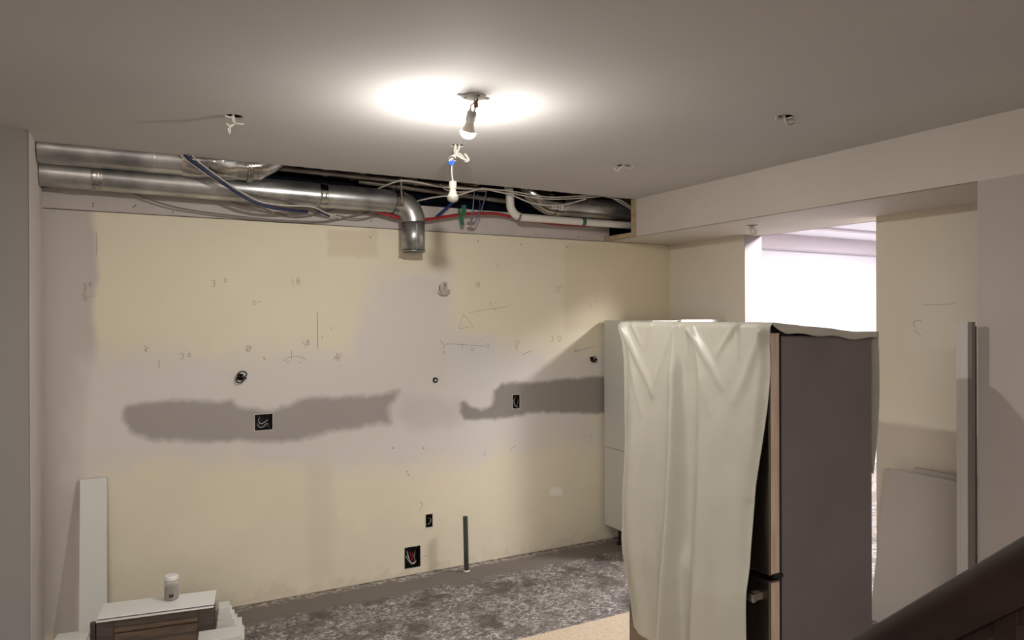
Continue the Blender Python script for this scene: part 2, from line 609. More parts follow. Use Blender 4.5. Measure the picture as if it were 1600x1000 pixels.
def build_back_wall():
    x0, x1 = XL, X1+.02
    rects = [wall_rect(*b) for b in BOXES.values()]
    rd = [at(680, 594, 'y', D), at(690, 450, 'y', D), at(375, 589, 'y', D), at(925, 561, 'y', D)]
    for q, r in zip(rd, (.016, .018, .018, .018)):
        rects.append((q.x-r, q.x+r, q.z-r, q.z+r))
    st = 0.01

    def cuts(lo, hi, extra):
        c = list(np.arange(lo, hi, st))+[hi]
        for e in extra:
            c = [k for k in c if abs(k-e) > st*0.45 or k in (lo, hi)]
            c.append(e)
        return np.array(sorted(set(c)))
    xs = cuts(x0, x1, [r[0] for r in rects]+[r[1] for r in rects])
    zs = cuts(0.004, H-.003, [r[2] for r in rects]+[r[3] for r in rects])
    X, Z = np.meshgrid(xs, zs, indexing='ij')
    nx, nz = X.shape
    V = np.stack([X.ravel(), np.full(X.size, D), Z.ravel()], 1)
    fs = []
    cx, cz = (xs[:-1]+xs[1:])/2, (zs[:-1]+zs[1:])/2
    for i in range(nx-1):
        for j in range(nz-1):
            if any(r[0] < cx[i] < r[1] and r[2] < cz[j] < r[3] for r in rects):
                continue
            a = i*nz+j
            fs.append((a, a+nz, a+nz+1, a+1))
    me = bpy.data.meshes.new('wall_back')
    me.from_pydata(V.tolist(), [], fs)
    u, v = projn(V)
    x, z = V[:, 0], V[:, 2]
    n1 = fbm(x, z, 1, 5)
    n2 = fbm(x, z, 9, 22)
    n3 = fbm(x, z, 21, 2)
    lin = lambda c: np.array(s2l(c))
    sm = lambda d, w: np.clip(d/w*0.5+0.5, 0, 1)
    C = np.ones((len(V), 3))*lin((224, 215, 190))
    C = C*(1+0.05*n3[:, None])

    def lay(mask, rgb, k=1.0):
        nonlocal C
        m = (mask*k)[:, None]
        C = C*(1-m)+lin(rgb)*m
    LAV = (200, 193, 189)
    # primer and filler broad areas, and shade painted beside the opening's light
    lay(sm(polydist(u, v, [(40, 318), (149, 318), (149, 470), (150, 560), (130, 700), (124, 1000), (40, 1000)])+n1*10, 6), (190, 181, 176), .9)
    d = polydist(u, v, [(120, 560), (420, 552), (545, 545), (575, 470), (590, 432), (640, 425), (700, 428), (700, 500), (720, 530), (760, 540), (930, 560), (930, 690), (700, 720), (540, 735), (300, 715), (120, 740)])
    lay(sm(d+n1*26, 22), (213, 206, 201), .88)
    lay(sm(polydist(u, v, [(700, 528), (775, 528), (775, 600), (700, 600)])+n1*8, 8), (214, 210, 206), .6)
    lay(sm(polydist(u, v, [(882, 380), (1050, 380), (1050, 500), (882, 520)])+n2*3, 3), (214, 200, 168), .5)  # shade beside the light from the opening, painted darker into the wall
    lay(sm(polydist(u, v, [(512, 360), (590, 360), (590, 403), (512, 401)])+n2*3, 3), (196, 180, 150), .4)
    lay(sm(polydist(u, v, [(480, 720), (520, 720), (522, 905), (484, 910)])+n1*8, 10), (206, 198, 176), .5)
    lay(sm(polydist(u, v, [(630, 615), (722, 628), (722, 662), (640, 672), (612, 650)])+n1*14, 12), (190, 183, 178), .55)
    # damp grey joint compound
    g1 = [(198, 632), (240, 627), (290, 626), (330, 626), (362, 624), (372, 634), (385, 640), (425, 638), (455, 632), (485, 622), (540, 619), (622, 612), (618, 626), (608, 634), (612, 662), (560, 668), (520, 674), (470, 684), (400, 689), (350, 692), (300, 688), (240, 690), (215, 682), (200, 672), (193, 650)]
    lay(sm(polydist(u, v, g1)+n2*4+n1*5, 5), (158, 150, 145), .95)
    g2 = [(718, 630), (724, 627), (736, 636), (752, 642), (768, 634), (773, 612), (785, 600), (805, 597), (830, 598), (870, 592), (960, 588), (960, 645), (925, 647), (880, 646), (838, 645), (800, 652), (760, 656), (724, 657)]
    lay(sm(polydist(u, v, g2)+n2*2.5+n1*3, 3), (140, 133, 126), .95)
    # white filler dab, stains at the foot of the wall
    lay(sm(polydist(u, v, [(858, 773), (861, 764), (869, 761), (877, 764), (880, 774)])+n2*2, 2), (240, 234, 222), .9)
    foot = sm(0.05+n2*.10+n1*.06-z, 0.03)
    lay(foot, (180, 168, 152), .35)
    foot = sm(0.30+n1*.25-z, 0.18)
    lay(foot, (196, 184, 162), .25)
    ca = me.color_attributes.new('paint', 'FLOAT_COLOR', 'POINT')
    ca.data.foreach_set('color', np.concatenate([C, np.ones((len(V), 1))], 1).astype(np.float32).ravel())
    m = bpy.data.materials.new('patched_drywall')
    m.use_nodes = True
    nt = m.node_tree
    b = nt.nodes['Principled BSDF']
    a = nt.nodes.new('ShaderNodeVertexColor')
    a.layer_name = 'paint'
    nt.links.new(a.outputs[0], b.inputs['Base Color'])
    b.inputs['Roughness'].default_value = 0.7
    nn = nt.nodes.new('ShaderNodeTexNoise')
    nn.inputs['Scale'].default_value = 60
    bp = nt.nodes.new('ShaderNodeBump')
    bp.inputs['Strength'].default_value = 0.05
    bp.inputs['Distance'].default_value = .004
    nt.links.new(nn.outputs[0], bp.inputs['Height'])
    nt.links.new(bp.outputs[0], b.inputs['Normal'])
    me.materials.append(m)
    o = bpy.data.objects.new('wall_back', me)
    COL.objects.link(o)
    md = o.modifiers.new('s', 'SOLIDIFY')
    md.thickness = .013
    md.offset = -1
    return struct(o), rects, rd


wall, RECTS, RD = build_back_wall()
up = MB().box((XL, D+.006, H-.004), (X0+.03, D+.02, UPT))
struct(up.build('wall_back_upper', MT['upper']))
sbox('wall_back_core', (XL-.02, D+.10, 0), (X1+.02, D+.3, H), MT['void'])
# thin dark joint where the old soffit met the wall
jm = MB()
pts = [at(u, v, 'y', D-.001) for u, v in ((62, 323), (148, 329), (260, 334), (350, 340), (500, 349), (620, 357), (700, 362), (790, 366), (830, 370), (945, 377))]
for a, b in zip(pts[:-1], pts[1:]):
    a = Vector((a.x, D-.0015, H-.004))
    b = Vector((b.x, D-.0015, H-.004))
    jm.box((a.x, D-.0015, H-.006), (b.x, D+.004, H-.002+.002*random.random()))
j = jm.build('joint_line', MT['crack'], wall)


# pencil marks
def stroke(mb, pts, wd=0.0016, off=0.0012):
    q = [at(u, v, 'y', D-off) for u, v in pts]
    for a, b in zip(q[:-1], q[1:]):
        d = b-a
        if d.length < 1e-5:
            continue
        d.normalize()
        n = Vector((-d.z, 0, d.x))*wd/2
        a2, b2 = a-d*wd*.3, b+d*wd*.3
        mb.add([a2-n, b2-n, b2+n, a2+n], [(0, 1, 2, 3)])


def arc(cx, cy, rx, ry, a0, a1, n=10):
    return [(cx+rx*math.cos(R(a0+(a1-a0)*i/n)), cy+ry*math.sin(R(a0+(a1-a0)*i/n))) for i in range(n+1)]


def three(x, y, s):
    return arc(x, y-s*.5, s*.45, s*.42, -150, 80)+arc(x, y+s*.35, s*.5, s*.48, -80, 140)


def eight(x, y, s):
    return arc(x, y-s*.45, s*.4, s*.42, 90, 450)+arc(x, y+s*.45, s*.48, s*.45, -90, 270)


def zero(x, y, s):
    return arc(x, y, s*.5, s*.8, 0, 360)


def note(strokes, wd=.0022):
    mb = MB()
    for s_ in strokes:
        stroke(mb, s_, wd)
    return mb.build('pencil_mark', MT['pencil'], wall)


note([three(333, 443, 6), zero(352, 438, 4)])
note([[(457, 435), (458, 446)], eight(466, 439, 5.5)])
note([three(132, 448, 5), zero(141, 444, 4), [(134, 453), (129, 462)], zero(133, 466, 5), [(139, 463), (145, 462)]])
note([zero(397, 473, 4), [(402, 473), (407, 471)]])
note([[(496, 488), (496.5, 544)]], .0028)
note([[(503, 524), (503, 529)], [(517, 511), (517, 515)]])
note([zero(388, 545, 6), [(384, 549), (394, 541)]])
note([[(225, 541), (231, 544), (226, 547), (230, 549)], [(228, 546), (228, 550)]])
note([[(248, 562), (249, 574)]], .0028)
note([three(284, 557, 5), zero(296, 555, 4)])
note([[(411, 558), (415, 562)], [(412, 564), (413, 558)]])
note([arc(461, 566, 18, 9, 190, 340), [(455, 547), (456, 562)], [(448, 566), (453, 565)], [(465, 566), (470, 567)]])
note([[(473, 534), (479, 543)], eight(481, 535, 4.5)])
note([[(521, 562), (529, 552)], [(524, 564), (533, 551)], [(523, 558), (531, 560), (534, 555)], [(526, 552), (530, 565)]])
note([[(744, 440), (744, 451)], eight(748, 445, 4.5)])
note([[(717, 514), (724, 490), (739, 510), (717, 514)]], .0016)
note([[(733, 489), (752, 485), (772, 482), (792, 479)], zero(767, 474, 3), [(772, 473), (775, 471)], zero(773, 483, 2.5)], .0016)
note([[(688, 532), (694, 540), (692, 546)], [(696, 540), (698, 537), (730, 539), (757, 541)], zero(762, 540, 4), [(722, 535), (722, 545)], [(740, 536), (740, 541)], zero(694, 551, 3), zero(738, 546, 3)])
note([[(804, 533), (811, 533), (807, 545), (804, 536)], [(807, 546), (808, 549)]])
note([[(816, 555), (823, 551), (829, 549)]], .003)
note([three(862, 530, 5), zero(874, 529, 5)])
note([[(898, 548), (915, 545), (928, 541)], [(900, 544), (897, 549), (905, 550)]])
note([three(871, 452, 5), [(876, 448), (880, 446)]])
note([[(922, 472), (923, 480)], [(928, 472), (932, 470)]])
note([[(776, 412), (779, 418)]])
note([[(655, 786), (659, 784), (660, 790), (655, 798)]])
note([[(660, 870), (668, 868)]])
note([[(757, 703), (758, 713)]])
note([[(806, 696), (800, 700), (797, 705)], [(922, 676), (923, 684)]])
note([[(150, 362), (151, 382), (151, 398)]], .0014)
nail = MB()
for u, v in ((145, 322), (146, 318), (209, 323), (212, 321), (277, 324), (270, 331), (487, 338), (580, 345), (579, 371), (633, 405), (814, 382), (886, 386), (904, 370), (838, 366), (747, 377), (614, 700), (638, 742), (662, 700), (636, 737)):
    q = at(u, v, 'y', D)
    yy = D-.001 if q.z < H-.01 else D+.005
    nail.box((q.x-.0035, yy-.0008, q.z-.0035), (q.x+.003, yy+.002, q.z+.003))
nail.build('nail_hole', MT['black'], wall)
# pencil scribbles on the right wall
pm = MB()
for pl in ([(1441, 476), (1462, 476), (1487, 475), (1493, 472)], arc(1434, 506, 7, 6, 120, 330), [(1427, 514), (1434, 520), (1440, 526)]):
    q = [at(u, v, 'x', X1-.0012) for u, v in pl]
    for a, b in zip(q[:-1], q[1:]):
        d = (b-a).normalized()
        n = Vector((0, -d.z, d.y))*.0009
        pm.add([a-n, b-n, b+n, a+n], [(0, 1, 2, 3)])
pm.build('pencil_mark', MT['pencil'], bpy.data.objects['wall_right_near'])

# ------------------------------------------------------------ wood framing left around the cut bulkhead
t = thing('wood_frame', 'pale pine framing strips edging the cut end of the bulkhead', 'wood frame', (X0-.01, YF, H))
MB().box((X0-.022, YF-.016, H), (X0, YF+.022, HC-.001)).build('upright', MT['wood'], t, bevel=.002)
MB().box((X0-.022, YF+.0225, H), (X0+.016, D+.004, H+.034)).build('bottom_rail', MT['wood'], t, bevel=.002)

# ------------------------------------------------------------ things in the cavity
pol = MB()
N = 60
for i in range(N+1):
    x = XL+(X0+.5-XL)*i/N
    for k, (yy, zz) in enumerate(((4.72, 2.36), (4.74, 2.52), (4.76+.02*math.sin(i*1.7), 2.62), (4.80, 2.78), (4.86, 2.92))):
        pol.v.append((x, yy+.012*math.sin(i*2.3+k*1.3), zz))
for i in range(N):
    for k in range(4):
        a = i*5+k
        pol.f.append((a, a+5, a+6, a+1))
tag(pol.build('vapour_barrier', MT['poly'], smooth=True), 'black shiny plastic sheet lining the back of the open ceiling cavity', 'plastic sheet')


def ring(mb, p, q, r, seg=28):
    mb.tube([p, q], r, seg, caps=True)


def tape_band(parent, c, axis, r, wd=.04, m='foil', name='tape_band'):
    c = Vector(c)
    a = Vector(axis).normalized()
    mb = MB()
    n = 6
    ptsb = [c+a*(wd*(i/n-.5)) for i in range(n+1)]
    mb.tube(ptsb, [r+.0012*math.sin(i*2.1+c.x*30)+.001 for i in range(n+1)], 28, caps=False)
    return mb.build(name, MT[m], parent, smooth=True)


# duct B: long lower duct ending in an elbow
YB, ZB, RB = 4.46, CAMZ+.765, .076
t = thing('round_duct', 'long galvanised lower duct along the wall, turning down in an open-ended elbow', 'duct', (0.6, YB, ZB-RB))
xe = 1.555
ELR = .125
MB().tube([(XL+.004, YB, ZB+.012), (.5, YB, ZB+.004), (1.08, YB, ZB)], RB, 32, caps=False).build('duct_run', MT['galv'], t, smooth=True, angle=18)
MB().tube([(1.07, YB, ZB), (xe, YB, ZB)], RB-.002, 32, caps=False).build('duct_run', MT['galv'], t, smooth=True)
pe = [Vector((xe, YB, ZB))]+[Vector((xe+ELR*math.sin(R(a)), YB, ZB-ELR*(1-math.cos(R(a))))) for a in (12, 34, 56, 78)]+[Vector((xe+ELR, YB, ZB-ELR))]
MB().tube(pe, RB+.002, 32, caps=False).build('elbow', MT['galv'], t, smooth=True, angle=14)
zd = at(648, 394, 'y', YB).z
MB().tube([(xe+ELR, YB, ZB-ELR+.01), (xe+ELR, YB, zd)], RB-.001, 32, caps=False).build('drop_pipe', MT['galv'], t, smooth=True, solid=.0015)
MB().tube([(xe+ELR, YB, zd+.008), (xe+ELR, YB, zd)], RB+.0015, 32, caps=False).build('rim', MT['galv'], t, smooth=True, solid=.002)
MB().tube([(xe+ELR, YB, ZB-ELR-.03), (xe+ELR, YB, zd+.012)], RB-.006, 32, caps=False).build('dark_duct_inside', MT['void'], t, smooth=True)  # near-black tube stands in for the shade inside the open duct
tape_band(t, (1.08, YB, ZB), (1, 0, 0), RB+.002, .045)
tape_band(t, (xe+.01, YB, ZB), (1, 0, 0), RB+.004, .05)
tape_band(t, (-.13, YB, ZB+.01), (1, 0, 0), RB+.002, .05, 'foil')
MB().tube([(xe+ELR-.005, YB-RB-.001, ZB-ELR-.02), (xe+ELR-.005, YB-RB-.001, zd+.01)], .003, 6).build('seam', MT['galv'], t)

# duct A: upper duct partly above the ceiling line
YA, ZA, RA = 4.345, CAMZ+.882, .082
t = thing('round_duct', 'galvanised upper duct at the left, its foil-wrapped end bent up behind the ceiling', 'duct', (0, YA, ZA-RA))
MB().tube([(XL+.004, YA, ZA), (.1, YA, ZA), (.62, YA, ZA)], RA, 32, caps=False).build('duct_run', MT['galv'], t, smooth=True)
mb = MB()
pa = [Vector(p) for p in ((.28, YA, ZA), (.36, YA, ZA), (.44, YA, ZA), (.52, YA, ZA), (.60, YA, ZA), (.67, YA, ZA+.01), (.74, YA+.01, ZA+.045), (.80, YA+.02, ZA+.09), (.84, YA+.02, ZA+.16))]
mb.tube(pa, [RA+.002, RA+.004, RA+.001, RA+.005, RA+.002, RA+.003, RA, RA-.006, RA-.012], 40, caps=True)
for i, v in enumerate(mb.v):
    c = Vector(v)
    k = .0045*(math.sin(c.x*57+c.z*80)+math.sin(c.y*90-c.x*33))*(1 if c.x > .3 else 0)
    mb.v[i] = (c.x+k*.4, c.y+k, c.z+k)
mb.build('foil_wrap', MT['foil'], t, smooth=True, angle=60)
tape_band(t, (.635, YA, ZA), (1, 0, 0), RA+.006, .03)
tape_band(t, (.12, YA, ZA), (1, 0, 0), RA+.001, .05, 'galv')

# duct C: right-hand duct with gored elbow
YC, ZC, RC = 4.475, CAMZ+.835, .074
xc = at(866, 325, 'y', YC).x
t = thing('round_duct', 'galvanised right-hand duct running into the bulkhead above the white pipe', 'duct', (xc, YC, ZC-RC))
MB().tube([(xc, YC, ZC), (X1+.1, YC, ZC)], RC, 32, caps=True).build('duct_run', MT['galv'], t, smooth=True)
pc = [Vector((xc+.01, YC, ZC)), Vector((xc-.05, YC, ZC+.005)), Vector((xc-.11, YC+.01, ZC+.035)), Vector((xc-.17, YC+.03, ZC+.085)), Vector((xc-.20, YC+.05, ZC+.15))]
MB().tube(pc, RC+.004, 32, caps=False).build('elbow', MT['foil'], t, smooth=True, angle=14)
tape_band(t, (xc+.02, YC, ZC), (1, 0, 0), RC+.005, .06)


# white plastic drain pipe
t = thing('drain_pipe', 'white plastic pipe bending from the cavity into the bulkhead on the right', 'pipe', (2.42, 4.5, 2.47))
YV = 4.40
pv0 = at(797, 300, 'y', YV)
zv = at(860, 343, 'y', YV).z
xv = pv0.x
pp = [(xv-.02, YV+.03, HC+.10), (xv-.005, YV, HC), (xv, YV, zv+.10), (xv+.006, YV, zv+.06), (xv+.035, YV, zv+.022), (xv+.075, YV, zv+.002)]
MB().tube(pp, .029, 20, smooth=5).build('bend', MT['pvc'], t, smooth=True, angle=50)
MB().tube([(xv+.07, YV, zv), (X1+.05, YV, zv)], .0265, 20).build('straight_pipe', MT['pvc'], t, smooth=True)
MB().tube([(xv+.058, YV, zv+.003), (xv+.075, YV, zv)], .031, 20).build('coupling_ring', MT['cable_gray'], t, smooth=True)
q = at(911, 347, 'y', YV)
MB().tube([(q.x-.016, YV, zv), (q.x+.016, YV, zv)], .0278, 20).build('tape_wrap', MT['tape'], t, smooth=True)

# red and blue water lines
mb = MB()
mb.tube(P([(588, 331), (604, 335), (628, 341), (665, 343), (700, 338), (735, 334), (775, 334), (800, 339), (845, 347), (880, 351), (912, 352), (950, 351), (985, 348), (1020, 346)], 'y', 4.50), .0105, 12, smooth=6)
o = mb.build('water_line', MT['red'], smooth=True)
tag(o, 'red flexible water line running along the wall under the ducts', 'pipe')
mb = MB()
mb.tube(P([(682, 339), (700, 323), (712, 312)], 'y', 4.53), .010, 12)
tag(mb.build('water_line', MT['blue'], smooth=True), 'short blue water line slanting up beside the unlit bulb', 'pipe')
# iron pipes high in the cavity
for k, (a, b, yy, r) in enumerate((((430, 262), (760, 297), 4.50, .017), ((560, 283), (800, 316), 4.62, .017))):
    mb = MB()
    p0, p1 = at(*a, 'y', yy), at(*b, 'y', yy)
    t = thing('iron_pipe', ['thin dark iron pipe high in the cavity above the ducts', 'dark iron pipe low in the cavity behind the elbow duct'][k], 'pipe', p0)
    MB().tube([p0, p1], r, 14).build('pipe', MT['black_pipe'], t, smooth=True)
    for f in (.2, .62):
        c = p0.lerp(p1, f)
        MB().tube([c, c+(p1-p0).normalized()*.03], r+.005, 14).build('coupling', MT['black_pipe'], t, smooth=True)


def cable(label, pts, yy, r, m, name='electrical_cable', cat='cable', group=None):
    if hasattr(yy, '__len__'):
        q = [at(u, v, 'y', y_) for (u, v), y_ in zip(pts, yy)]
    else:
        q = P(pts, 'y', yy)
    o = MB().tube(q, r, 8, smooth=6).build(name, MT[m], smooth=True, angle=70)
    return tag(o, label, cat, group)


cable('white cable along the cavity edge from the elbow duct to the white pipe', [(580, 300), (612, 286), (632, 282), (665, 287), (690, 292), (738, 295), (770, 296), (800, 298)], [4.57, 4.40, 4.35, 4.34, 4.34, 4.34, 4.34, 4.34], .0055, 'cable')
cable('white cable looping from the elbow duct up past the unlit bulb', [(640, 317), (680, 308), (714, 305), (735, 299), (752, 295), (775, 299), (800, 305), (830, 317), (860, 321), (885, 319), (915, 311), (938, 306)], [4.57, 4.40, 4.34, 4.33, 4.33, 4.33, 4.33, 4.33, 4.33, 4.33, 4.33], .0055, 'cable')
cable('upper white cable draped between the white pipe and the bulkhead', [(752, 294), (800, 299), (830, 304), (860, 308), (895, 307), (930, 305)], 4.31, .0045, 'cable')
cable('lower of the paired white cables in front of the right duct', [(797, 301), (830, 308), (862, 311), (900, 310), (938, 307)], 4.32, .0045, 'cable')
cable('white cable dropping from the ceiling edge into the bulkhead end, left one', [(936, 306), (955, 309), (972, 318), (988, 328), (1003, 338)], 4.36, .0055, 'cable')
cable('white cable dropping into the bulkhead end, right one', [(950, 307), (970, 313), (984, 322), (1003, 333)], 4.35, .0055, 'cable')
cable('short white cable curling down left of the unlit bulb', [(688, 287), (693, 294), (702, 298), (718, 300), (740, 299)], 4.36, .004, 'cable')
cable('white cable of the bundle slanting across the left ducts', [(281, 240), (292, 250), (330, 277), (365, 298), (400, 318), (430, 327), (475, 331)], [4.24, 4.245, 4.26, 4.34, 4.37, 4.40, 4.56], .0055, 'cable')
cable('second white cable of the bundle crossing the left ducts', [(300, 243), (312, 254), (345, 279), (380, 302), (410, 316), (445, 321), (486, 323), (512, 334), (532, 341)], [4.24, 4.245, 4.26, 4.34, 4.37, 4.372, 4.40, 4.5, 4.55], .0045, 'cable')
cable('dark blue cable in the bundle slanting across the left ducts', [(288, 241), (300, 252), (340, 280), (375, 304), (405, 319), (440, 327), (480, 331)], [4.235, 4.235, 4.25, 4.33, 4.36, 4.40, 4.55], .009, 'cable_blue')
cable('dark blue cable emerging under the lower duct left of its joint', [(480, 318), (500, 331), (515, 338)], [4.5, 4.55, 4.58], .006, 'cable_blue')
cable('long gray cable sagging under the lower duct down to the joint line', [(170, 293), (200, 299), (232, 311), (275, 324), (330, 333), (400, 341), (450, 345), (500, 346), (525, 343), (565, 334), (590, 328)], 4.57, .0048, 'cable_gray')
cable('gray cable sagging below the crossing bundle', [(355, 312), (380, 321), (406, 325), (432, 333), (467, 338), (494, 334), (525, 326)], 4.575, .0045, 'cable_gray')
cable('short gray cable drooping left of the elbow duct', [(525, 336), (555, 342), (575, 340), (600, 332)], 4.56, .0042, 'cable_gray')
cable('black cable stub leaving the left end of the cavity below the ducts', [(50, 290), (75, 290), (95, 288), (115, 285)], 4.57, .010, 'black')

# hanger strap and tape
t = thing('pipe_hanger', 'dark metal strap hanging over the duct just before its elbow', 'hanger', at(626, 300, 'y', 4.37))
MB().tube(P([(627, 278), (627, 296), (629, 318)], 'y', 4.376), .0065, 6).build('strap', MT['black_pipe'], t)
tp = MB()
a = P([(721, 321), (728, 320), (729, 335), (721, 337)], 'y', 4.486)
tp.add(a+[p+Vector((0, .001, 0)) for p in a], [(0, 1, 2, 3), (7, 6, 5, 4), (0, 4, 5, 1), (1, 5, 6, 2), (2, 6, 7, 3), (3, 7, 4, 0)])
a = P([(717, 337), (723, 337), (726, 352), (720, 353)], 'y', 4.485)
tp.add(a+[p+Vector((0, .001, 0)) for p in a], [(0, 1, 2, 3), (7, 6, 5, 4), (0, 4, 5, 1), (1, 5, 6, 2), (2, 6, 7, 3), (3, 7, 4, 0)])
a = P([(715, 326), (719, 326), (721, 336), (717, 337)], 'y', 4.488)
tp.add(a+[p+Vector((0, .001, 0)) for p in a], [(0, 1, 2, 3), (7, 6, 5, 4), (0, 4, 5, 1), (1, 5, 6, 2), (2, 6, 7, 3), (3, 7, 4, 0)])
tag(tp.build('masking_tape', MT['tape']), 'green tape strip folded over the red water line right of the unlit bulb', 'tape')

t = thing('hanging_bracket', 'bluish metal rods hanging from the cavity with a small clip at their lower end', 'bracket', at(738, 348, 'y', 4.42))
MB().tube(P([(741, 300), (739, 325), (735, 347)], 'y', 4.42), .0045, 8).build('rod', MT['rod'], t, smooth=True)
MB().tube(P([(760, 301), (753, 325), (741, 350)], 'y', 4.42), .0045, 8).build('rod', MT['rod'], t, smooth=True)
MB().tube(P([(746, 303), (750, 318), (748, 330)], 'y', 4.43), .003, 8, smooth=4).build('wire', MT['cable_blue'], t, smooth=True)
c = at(736, 349, 'y', 4.42)
MB().box((c.x-.028, 4.405, c.z-.012), (c.x+.022, 4.43, c.z+.010)).build('clip', MT['cable_gray'], t, bevel=.004)


# ------------------------------------------------------------ bulbs
def bulb_parts(t, top, lit, tilt=0.0):
    """A-type bulb hanging cap up, top = Vector at top of socket"""
    RM = Matrix.Rotation(R(tilt), 3, 'X')
    MB().lathe([(.014, 0), (.0185, -.002), (.0195, -.006), (.0195, -.036), (.0175, -.040)], top, 24, RM).build('socket', MT['socket'] if lit else MT['bulb_neck'], t, smooth=True)
    low = Vector(top)+RM@Vector((0, 0, -.040))
    b = MB().lathe([(.0155, 0), (.0165, -.006), (.018, -.016), (.023, -.028), (.0285, -.038), (.030, -.042)], low, 28, RM).build('bulb', MT['bulb_neck'], t, smooth=True, angle=60)
    prof = [(.0302, -.042)]
    for a in range(10, 90, 10):
        prof.append((.0302*math.cos(R(a))+.0016*math.sin(R(2*a)), -.042-.0285*math.sin(R(a))))
    prof.append((.001, -.0708))
    MB().lathe(prof, low, 28, RM).build('dome', MT['glow'] if lit else MT['dome'], b, smooth=True, angle=80)


c0 = h4
t = thing('ceiling_bulb_fixture', 'lit bare bulb hanging by its wires from a round steel ceiling plate', 'light fixture', (c0.x, c0.y, HC-.002))
mb = MB()
mb.lathe([(.030, 0), (.050, 0), (.052, -.003), (.050, -.006), (.030, -.007)], (c0.x, c0.y, HC), 8)
for s_ in (-1, 1):
    mb.box((c0.x+s_*.055-.014, c0.y-.010, HC-.006), (c0.x+s_*.055+.014, c0.y+.010, HC-.003))
mb.build('mounting_plate', MT['galv'], t, bevel=.001)
for k in range(3):
    a = R(40+120*k)
    MB().lathe([(.005, 0), (.006, -.003), (.003, -.005)], (c0.x+.034*math.cos(a), c0.y+.034*math.sin(a), HC-.007), 10).build('screw', MT['black_pipe'], t, smooth=True)
st_ = at(737, 174, 'y', c0.y)
st_.y -= .004
top = Vector((st_.x, st_.y, st_.z))
MB().tube([(c0.x+.005, c0.y, HC-.004), (c0.x-.002, c0.y-.008, HC-.03), (top.x-.006, top.y, top.z+.02), (top.x-.005, top.y, top.z-.003)], .0032, 8, smooth=5).build('wire', MT['cable'], t, smooth=True)
MB().tube([(c0.x+.012, c0.y-.006, HC-.004), (c0.x+.010, c0.y-.012, HC-.028), (top.x+.008, top.y, top.z-.003)], .0028, 8, smooth=5).build('wire', MT['black'], t, smooth=True)
MB().tube([(top.x-.004, top.y, top.z+.002), (top.x-.022, top.y-.01, top.z+.001), (top.x-.048, top.y-.012, top.z+.006), (top.x-.046, top.y-.012, top.z+.018), (top.x-.024, top.y-.008, top.z+.014), (top.x-.010, top.y, top.z+.004)], .0016, 6, smooth=6).build('wire', MT['cable_gray'], t, smooth=True)
MB().tube([(c0.x-.035, c0.y, HC-.008), (c0.x-.06, c0.y-.004, HC-.010), (c0.x-.085, c0.y-.01, HC-.004)], .0015, 6, smooth=4).build('wire', MT['cable'], t, smooth=True)
for dx in (.006, .013):
    MB().lathe([(.0035, .016), (.005, .010), (.0062, -.008), (.0055, -.012)], (top.x+dx+.004, top.y-.008, HC-.040+dx*.3), 12).build('wire_nut', MT['orange'], t, smooth=True)
bulb_parts(t, top, True, 27)

c1 = h5
t = thing('hanging_bulb', 'unlit bulb dangling from knotted white cable below the lit fixture', 'light fixture', (c1.x, c1.y, HC))
kz = HC-.075


def pt3(u, v, dy=0):
    q = at(u, v, 'y', c1.y+dy)
    return q


MB().tube([(c1.x-.012, c1.y, HC+.05), pt3(712, 232), pt3(714, 241), pt3(708, 247), pt3(703, 250), pt3(705, 245), pt3(716, 240), pt3(722, 244), pt3(728, 252), pt3(732, 249), pt3(726, 240)], .0062, 10, smooth=6).build('cable', MT['cable'], t, smooth=True, angle=70)
MB().tube([(c1.x+.012, c1.y, HC+.05), pt3(717, 232, -.01), pt3(713, 240, -.012), pt3(720, 246, -.012), pt3(729, 250, -.01)], .0062, 10, smooth=6).build('cable', MT['cable'], t, smooth=True, angle=70)
MB().tube([(c1.x+.0, c1.y+.01, HC+.05), pt3(710, 233, .01), pt3(711, 243, .01), pt3(704, 246, .01), pt3(701, 249), pt3(706, 252), pt3(712, 250), pt3(709, 245)], .005, 10, smooth=6).build('cable', MT['cable'], t, smooth=True, angle=70)
for a, b in (((702, 252), (705, 258)), ((709, 252), (706, 258))):
    p, q = pt3(*a, -.012), pt3(*b, -.012)
    MB().tube([p, p.lerp(q, .5), q], [.010, .009, .006], 12).build('wire_nut', MT['blue_nut'], t, smooth=True)
MB().tube([pt3(700, 250, -.014), pt3(706, 245, -.016), pt3(713, 250, -.014)], .0025, 8, smooth=5).build('wire', MT['black'], t, smooth=True)
tp_ = pt3(707.5, 283)
MB().tube([pt3(706, 258, -.008), pt3(706, 270), tp_-Vector((0, 0, .004))], .0035, 8, smooth=4).build('wire', MT['cable'], t, smooth=True)
MB().tube([pt3(704, 258, -.008), pt3(702.5, 268), tp_-Vector((.012, 0, .004))], .0016, 6, smooth=4).build('wire', MT['black'], t, smooth=True)
bulb_parts(t, tp_, False)


# ------------------------------------------------------------ cable knots hanging from the other ceiling holes
def knot(label, chains, plane_y, hole, r=.005, holez=HC):
    t = thing('cable_stub', label, 'cable', (hole.x, hole.y, holez))
    for ch, dy in chains:
        p = [Vector((hole.x, hole.y, holez+.05))] if ch[0] is None else []
        ch = [c for c in ch if c]
        p += [at(u, v, 'y', plane_y+dy) for u, v in ch]
        MB().tube(p, r, 8, smooth=6).build('cable_end', MT['cable'], t, smooth=True, angle=70)
    return t


